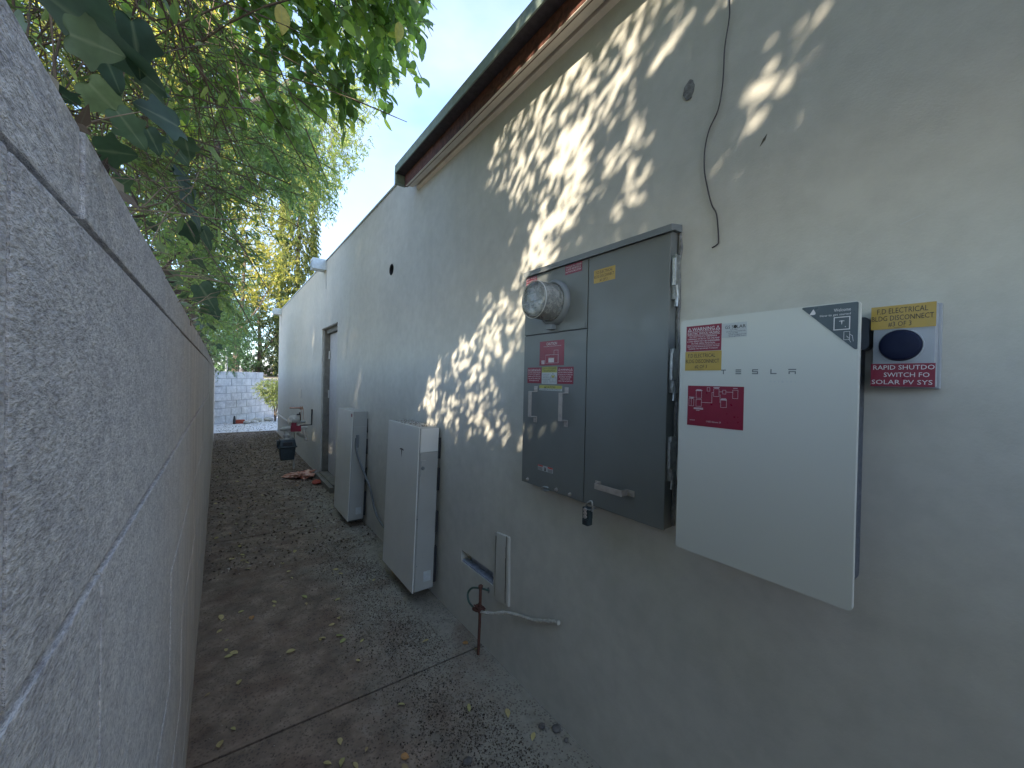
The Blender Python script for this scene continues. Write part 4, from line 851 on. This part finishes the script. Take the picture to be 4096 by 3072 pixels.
P, Dd, Nn, ln, S, E_ = twig_leaves(B, RNG.normal(size=B.shape), .42, 3, .032, .3, .8)
leaves('leaves', 'leaf_lance', ts, P, Dd, Nn, ln, .34, 'ell', tb=.15); sticks('twigs', 'twig', ts, S, E_, .0022)
B = in_ell(90, (-.17, .95, .52), (.12, .4, .22)); P, Dd, Nn, ln, S, E_ = twig_leaves(B, RNG.normal(size=B.shape)+np.array([.6, 0, .3]), .12, 14, .045, .2, .9)
fs = tree('feathery_shrub', (-.2, .95, .2), 'feathery shrub of needle thin leaves over the near wall top', 'shrub', None)
leaves('leaves', 'leaf_shrub', fs, P, Dd, Nn, ln, .07, 'lance', tb=-.05); sticks('stems', 'twig', fs, S, E_, .0012)

# --- ivy along the wall top
BIG = [(-.087, .466, .279, .100, (.75, .35, -.25), 0), (-.061, .476, .27, .07, (.1, .5, -.9), 1), (-.083, .526, .276, .075, (.3, .4, -.7), 2), (-.15, .40, .24, .09, (.1, .6, .5), 0),
       (-.086, .685, .294, .075, (.5, .4, -.6), 1), (-.11, .718, .336, .08, (.6, .3, -.5), 2), (-.084, .825, .35, .06, (.3, .3, -.6), 3), (-.061, 1.10, .375, .125, (.35, .35, -.75), 0), (-.063, 1.013, .425, .09, (.5, .3, -.5), 1),
       (-.033, 1.50, .392, .11, (.3, .3, -.8), 2), (-.061, 1.351, .361, .10, (.3, .5, -.6), 1), (-.079, .796, .413, .065, (.5, .2, -.4), 3), (-.053, 2.173, .339, .12, (.4, .2, -.7), 0), (-.022, 2.78, .327, .12, (.3, .1, -.8), 1), (-.06, 1.85, .40, .10, (.5, .2, -.5), 2), (-.05, 2.5, .42, .11, (.3, .3, -.6), 3)]
ivl = ['ivy with very large dark leaves at the nearest end of the wall top', 'ivy clump with big grey green leaves hanging over the wall top, second from the camera', 'ivy clump trailing dry stems midway along the wall top', 'ivy clump with small leaves on the far stretch of the wall top', 'leafy ivy clump close to the far end of the wall top']
segs = [(.25, .9), (.9, 1.75), (1.75, 3.2), (3.2, 5.6), (5.6, 9.5)]
for i, (a, b) in enumerate(segs):
    e = empty('ivy', (-.2, (a+b)/2, .2), ivl[i], 'ivy', 'ivy on the wall top')
    Pb = [q_ for q_ in BIG if a <= q_[1] < b]
    if Pb:
        P = np.array([q_[:3] for q_ in Pb]); Dd = np.array([q_[4] for q_ in Pb], float); ln = np.array([q_[3] for q_ in Pb])
        Nn = norm(np.array([[.5, -.85, .35]]*len(Pb))+RNG.normal(size=P.shape)*.5)
        for j in range(len(P)): leaves('leaf', 'leaf_ivy', e, (P-norm(Dd)*ln[:, None]*.45)[j:j+1], Dd[j:j+1], Nn[j:j+1], ln[j:j+1]*(1 if j == 0 else .6), .9, 'ivy', filt=False)
    n = int(14*(b-a)/.7)
    P = np.stack([RNG.normal(-.14, .05, n), RNG.uniform(a, b, n), .22+np.abs(RNG.normal(0, .10, n))], 1)
    leaves('leaves', 'leaf_ivy', e, P, rnd_dir(n, (.5, .2, -.5)), rnd_dir(n, (.4, -.7, .5)), .034*(.5+RNG.random(n)), .9, 'ivy', filt=False, tb=.25)
    m = MB(); ns = int(30+24*(b-a)); rs_ = random.Random(i)
    for _ in range(ns):
        y = rs_.uniform(a, b); x = rs_.uniform(-.26, -.10); z = .17; p = Vector((x, y, z)); d = Vector((rs_.uniform(-.4, .7), rs_.uniform(-1, 1), rs_.uniform(.1, 1.6))).normalized(); L_ = rs_.uniform(.06, .30); pts = [p]
        for s_ in range(5): d = (d+Vector((rs_.uniform(-.45, .45), rs_.uniform(-.5, .5), rs_.uniform(-.65, .15)))).normalized(); p = p+d*L_/5; p.x = min(p.x, .03); p.z = max(p.z, .2); pts.append(p)
        sr_ = rs_.uniform(.0007, .0019)
        m.tube(pts, [sr_*(1-.12*k_) for k_ in range(6)], 5)
    m.build('stems', 'dry_stem', e, True)
# litter on the wall top
n = 2600; P = np.stack([RNG.uniform(-.3, -.095, n), .3+RNG.random(n)**1.5*11, .2+np.abs(RNG.normal(0, .018, n))], 1); P[:, 0] -= .0058*np.maximum(0, P[:, 1]-4)
tag(leaves('wall_top_litter', 'litter', None, P, rnd_dir(n), rnd_dir(n, (0, 0, .5)), .012+.02*RNG.random(n), .5, 'lance', filt=False, tb=.2), 'dry leaf litter lying along the top of the left wall', 'leaf litter', kind='stuff')

# --- blue green bush over far wall top, backdrop trees
def crown(e, blobs, n, tl, nl, lf, mat, wd, kind, droop=.5, tb=0., bias=(0, 0, 0), tr=.004, filt=True, mask=None):
    w_ = np.array([b[1][0]*b[1][1]*b[1][2] for b in blobs])**.67; w_ = w_/w_.sum()
    B = np.concatenate([in_ell(max(3, int(n*w_[i])), b[0], b[1], .35) for i, b in enumerate(blobs)])
    P, Dd, Nn, ln, S, E_ = twig_leaves(B, RNG.normal(size=B.shape)+np.array(bias), tl, nl, lf, droop, .8)
    if mask is not None: ok = mask(P); P, Dd, Nn, ln = P[ok], Dd[ok], Nn[ok], ln[ok]
    leaves('crown', mat, e, P, Dd, Nn, ln, wd, kind, tb=tb, filt=filt); sticks('twigs', 'twig', e, S, E_, tr*.8)
e = tree('grey_green_bush', (-.6, 8.8, .1), 'grey green leafy bush bulging over the far part of the wall top', 'shrub', [([(-.6, 8.8, .1), (-.4, 8.8, .6), (-.1, 8.9, 1.2)], .03, .01)])
crown(e, [((-.15, 8.6, .85), (.45, .9, .55)), ((.05, 9.6, .9), (.5, .8, .65)), ((-.05, 7.2, .7), (.25, .9, .4)), ((.15, 10.5, .8), (.5, .9, .7)), ((-.2, 9.2, 1.5), (.5, .9, .5))], 620, .3, 16, .06, 'leaf_blue', .3, 'ell', .2, .1)
e = tree('wall_top_shrub', (-.5, 4.4, .1), 'mid green small leaved shrub spilling over the middle stretch of the wall top', 'shrub', [([(-.5, 3.4, .1), (-.4, 3.4, .5), (-.2, 3.5, .9)], .015, .006)])
crown(e, [((-.3, 2.9, .7), (.22, .6, .35)), ((-.28, 3.8, .75), (.26, .7, .45)), ((-.22, 4.9, .85), (.26, .8, .5)), ((-.2, 6.0, .95), (.3, .9, .6)), ((-.5, 4.4, 1.4), (.4, 1.2, .5))], 620, .26, 15, .05, 'leaf_lance', .36, 'ell', .3, .12, tr=.002)
labels_b = ['yellow backlit tree filling the upper left behind the twigs', 'yellow green backlit tree behind the dark curved trunk', 'tall yellowing tree left of the conifer, seen through the branches']
bk = [((-1.9, 8.6), [((-1.5, 8.6, 5.0), (1.0, 1.0, 1.6)), ((-.9, 9.0, 6.6), (1.0, 1.0, 1.3)), ((-1.9, 8.2, 3.6), (.9, 1.0, 1.0)), ((-.7, 8.8, 3.9), (.7, .8, 1.1))]),
      ((-1.2, 12), [((-1.6, 12, 7.4), (1.5, 1.3, 2.2)), ((-.2, 12.3, 7.2), (1.3, 1.3, 2.0)), ((-.6, 12, 4.2), (1.2, 1.2, 1.8)), ((.6, 12.4, 5.0), (.9, 1.0, 1.6))]),
      ((.4, 18), [((.3, 18, 5.2), (1.6, 1.3, 2.4)), ((1.5, 18.5, 4.0), (1.0, 1.2, 1.6)), ((.2, 17, 9), (2.2, 1.5, 2.8)), ((-1.6, 17, 10.5), (2, 1.5, 3))])]
for i, ((x, y), bl) in enumerate(bk):
    e = tree('yellow_tree', (x, y, 0), labels_b[i], 'tree', [([(x, y, 0), (x+.1, y, 1.5), (x+.2, y, 3), (x+.3, y+.1, 5.5)], .12, .03), ([(x, y, 1.5), (x+.7, y-.2, 2.6), (x+1.1, y-.2, 3.6)], .05, .015), ([(x+.1, y, 2.2), (x-.7, y-.2, 3.1), (x-1.0, y-.2, 4.4)], .05, .015)], 'yellow trees in the background')
    crown(e, bl, 620+180*i, .6, 20, .10, 'leaf_yellow', .45, 'ell', .4, .05)
# conifer
e = tree('conifer', (3.0, 22, -.1), 'tall narrow yellow green conifer behind the low house', 'tree', [([(3.0, 22, -.1), (3.0, 22, 6), (3.0, 22, 11.5)], .14, .03)])
n = 3600; z = RNG.uniform(.2, 12.5, n); a_ = RNG.uniform(0, 2*PI, n); rr_ = (.98-.03*np.maximum(0, z-5))*(.72+.28*RNG.random(n))*(1+.06*np.sin(a_*7+z*2))
B = np.stack([3.0+np.cos(a_)*rr_, 22+np.sin(a_)*rr_, z], 1); out_ = np.stack([np.cos(a_), np.sin(a_), np.full(n, -.5)], 1)
P, Dd, Nn, ln, S, E_ = twig_leaves(B-out_*.15, out_+RNG.normal(size=B.shape)*.25, .3, 13, .15, .9, .5)
leaves('crown', 'leaf_conifer', e, P, Dd, Nn, ln, .34, 'lance', filt=False)
dk = [((1.2, 19.6), [((1.0, 19.6, 1.5), (1.1, .9, 1.7)), ((2.2, 20.2, 1.2), (1.1, .9, 1.5))], 'dark dense tree behind the far block wall', 'leaf_dark', 620),
      ((2.4, 21), [((2.0, 21, 3.6), (1.0, .9, 1.4)), ((1.2, 21, 4.8), (1.1, .9, 1.3)), ((.6, 20.4, 3.0), (.8, .8, 1.0))], 'dull green tree between the conifer and the yellow trees', 'leaf_conifer', 700),
      ((.1, 19), [((.15, 18.8, .8), (.7, .7, .7)), ((-.3, 18.8, 1.8), (.8, .7, .8))], 'low green shrub behind the steel post', 'leaf_blue', 320)]
for (x, y), bl, lb, mt_, n in dk:
    e = tree('background_tree', (x, y, 0), lb, 'tree', [([(x, y, -.1), (x+.1, y, 1.2), (x, y, 2.6)], .12, .04), ([(x+.1, y, .8), (x+.7, y, 1.8)], .05, .02)])
    crown(e, bl, n, .5, 20, .10, mt_, .42, 'ell', .5, 0.)
e = tree('green_shrub', (1.35, 15.4, G), 'small bright green shrub against the far block wall beside the house corner', 'shrub', [([(1.5, 15.5, G), (1.45, 15.45, -1.0), (1.35, 15.4, -.5)], .03, .012), ([(1.5, 15.5, G), (1.55, 15.4, -.9), (1.6, 15.3, -.4)], .025, .01)])
crown(e, [((1.30, 15.3, -.42), (.36, .35, .32)), ((1.45, 15.3, -.75), (.30, .35, .28)), ((1.7, 15.3, -.5), (.4, .35, .4))], 520, .2, 16, .05, 'leaf_shrub', .35, 'ell', .4, .15)

# --- unseen tree added behind and left of the camera, gaps shaped for the dapples
st_ = tree('unseen_shade_tree', (-3.6, -1.6, .1), 'unseen tree added behind the left wall, its crown shaped to cast dappled light on the plaster wall', 'tree',
   [([(-3.0, -4.6, .1), (-2.8, -4.4, 1.6), (-2.4, -4.2, 3.0), (-1.8, -3.9, 3.9)], .16, .06), ([(-2.6, -4.3, 2.4), (-2.2, -4.6, 3.2), (-1.6, -4.9, 3.8)], .07, .02)])
def occl(n, ya, yb, za, zb, ta, tb_):
    y = RNG.uniform(ya, yb, n); z = RNG.uniform(za, zb, n); t = RNG.uniform(ta, tb_, n)
    return np.stack([np.full(n, W), y, z], 1)+SUN*t[:, None]
B = occl(8200, -1.8, 4.4, -1.2, 1.9, 3.2, 4.6)
P, Dd, Nn, ln, S, E_ = twig_leaves(B, RNG.normal(size=B.shape), .22, 6, .085, .3, .9)
ok = lit(P) < .05
leaves('crown', 'leaf_broad', st_, P[ok], Dd[ok], Nn[ok], ln[ok], .6, 'ell', filt=False)
B = occl(14000, -1.9, 4.4, -1.2, 1.9, 3.4, 4.6); B = np.concatenate([B[lit(B) < .02], occl(4500, -1.6, 2.6, -1.3, -.45, 3.4, 4.4)])
leaves('sun_leak_filler', 'leaf_broad', st_, B, rnd_dir(len(B)), rnd_dir(len(B)), .17, .6, 'ell', filt=False)  # extra leaves added only to stop stray sun outside the shaped gaps
P = occl(36000, -.2, 3.2, -.8, 1.8, 2.8, 3.5); lt_ = lit(P); P = P[(lt_ > .03) & (RNG.random(len(P)) > lt_)]
leaves('leaves', 'leaf_broad', st_, P, rnd_dir(len(P)), rnd_dir(len(P)), .058*(.55+.8*RNG.random(len(P))), .62, 'ell', filt=False)
kp = (lit(S) < .15) & (lit(E_) < .15); sticks('twigs', 'twig', st_, S[kp], E_[kp], .003)
hd = tree('added_sun_screen', (-8.4, .2, .1), 'unseen leaf screen added beyond the left wall, shading the far part of the alley', 'tree', [([(-8.4, .2, .1), (-8.3, .2, 4), (-8.4, .3, 9)], .25, .1)])  # added out of view to keep sun off the far wall
B = occl(8500, 4.2, 13.4, -1.1, 2.1, 14.5, 17)
P, Dd, Nn, ln, S, E_ = twig_leaves(B, RNG.normal(size=B.shape), .3, 7, .11, .3, .9)
leaves('crown', 'leaf_lance', hd, P, Dd, Nn, ln, .5, 'ell', filt=False, tb=.1); sticks('twigs', 'twig', hd, S[::3], E_[::3], .003)

# ------------------------------------------------------------------ ground litter and fallen leaves
n = 15000; y = .6+RNG.random(n)**.8*12.1; x = -.1+1.34*RNG.random(n); right = RNG.random(n) < .35; x[right] = 1.22-np.abs(RNG.normal(0, .28, right.sum())); x = np.clip(x, -.1, 1.235)
sz = (.004+.007*RNG.random(n)**2)*(1+np.clip((y-3)/3, 0, 2.2))
P = np.stack([x, y, np.full(n, G+.002)+RNG.random(n)*.003], 1)
tag(leaves('leaf_litter', 'litter', None, P, rnd_dir(n)*np.array([1, 1, .15]), rnd_dir(n, (0, 0, 2.5)), sz, .6, 'lance', filt=False), 'dark crumbs and dry litter scattered over the path', 'litter', kind='stuff')
n = 19000; y = 1.0+2.9*RNG.random(n); x = np.clip(1.12-np.abs(RNG.normal(0, .26, n))-.05, -.09, 1.2); k3 = np.sin(x*9+1)+np.sin(y*7+x*5)+RNG.normal(0, 1.0, n) > -.6; x, y = x[k3], y[k3]; n = len(x)
tag(leaves('crumb_litter', 'litter', None, np.stack([x, y, np.full(n, G+.0015)], 1), rnd_dir(n)*np.array([1, 1, .3]), rnd_dir(n, (0, 0, 1.5)), .004+.0075*RNG.random(n)**1.5, .75, 'lance', filt=False, tb=-.3), 'dense dark crumbs on the path near the wall foot', 'litter', kind='stuff')
n = 9000; y = 3.6+RNG.random(n)*9.2; x = RNG.uniform(-.12, 1.23, n)
tag(leaves('dry_litter', 'litter', None, np.stack([x, y, np.full(n, G+.004)+RNG.random(n)*.008], 1), rnd_dir(n)*np.array([1, 1, .25]), rnd_dir(n, (0, 0, 1.6)), .010+.026*RNG.random(n), .5, 'lance', filt=False, tb=.12), 'grey brown dry litter covering the far half of the path', 'litter', kind='stuff')
n = 3000; P = np.stack([RNG.uniform(-.1, 3, n), RNG.uniform(12.9, 16, n), np.full(n, G+.008)], 1)
tag(leaves('patio_litter', 'litter', None, P, rnd_dir(n)*np.array([1, 1, .2]), rnd_dir(n, (0, 0, 2)), .03*RNG.random(n)+.01, .5, 'lance', filt=False), 'dry litter scattered over the bright patio', 'litter', kind='stuff')
n = 260; P = np.stack([RNG.uniform(1.09, 1.22, n), RNG.uniform(2.48, 3.05, n), np.full(n, -.3285)], 1)
tag(leaves('battery_top_litter', 'litter', None, P, rnd_dir(n)*np.array([1, 1, .1]), rnd_dir(n, (0, 0, 3)), .008+.01*RNG.random(n), .5, 'lance', filt=False, tb=.2), 'dry crumbs lying on top of the nearer battery', 'litter', kind='stuff')
protos = []
for i in range(6):
    o = leaves('fallen_leaf', 'fallen_leaf', None, np.array([[-.5, 0, 0.]]), np.array([[1., 0, 0]]), np.array([[0, .1, 1.]]), np.array([1.]), .42+.12*(i % 3), 'fine', tint=np.array([[.1, .35, .5, .62, .78, 1.][i]]), filt=False)
    protos.append(o.data); bpy.data.objects.remove(o)
exact = [(.14, 1.17), (.2, 1.7), (.50, 1.62), (.33, 2.45), (.05, 2.6), (.62, 2.62), (.03, 3.0), (.12, 3.05), (.45, 3.35), (.72, 3.25), (.75, 3.3), (.06, 2.05), (.98, 2.1), (1.16, 1.95), (1.19, 1.87), (.95, 1.55), (1.08, 1.42), (1.1, 1.26), (.70, 1.75), (.42, 1.72), (.60, 1.45), (.28, 1.55)]
rf = random.Random(21)
for i in range(120):
    if i < len(exact): x_, y_ = exact[i]
    else: x_, y_ = rf.uniform(-.06, 1.2) if rf.random() < .5 else rf.uniform(-.08, .5), 1.1+rf.random()**1.3*6.5
    o = bpy.data.objects.new('fallen_leaf', protos[rf.choice([0, 1, 1, 2, 2, 3, 3, 4, 5])]); SC.collection.objects.link(o)
    s_ = rf.uniform(.024, .050); o.scale = (s_, s_, s_); o.location = (x_, y_, G+.004+s_*.08)
    o.rotation_euler = (rf.uniform(-.35, .35), rf.uniform(-.3, .3), rf.uniform(0, 6.28))
    tag(o, 'small yellow brown fallen leaf lying on the dirty path', 'leaf', 'fallen leaves on the path')
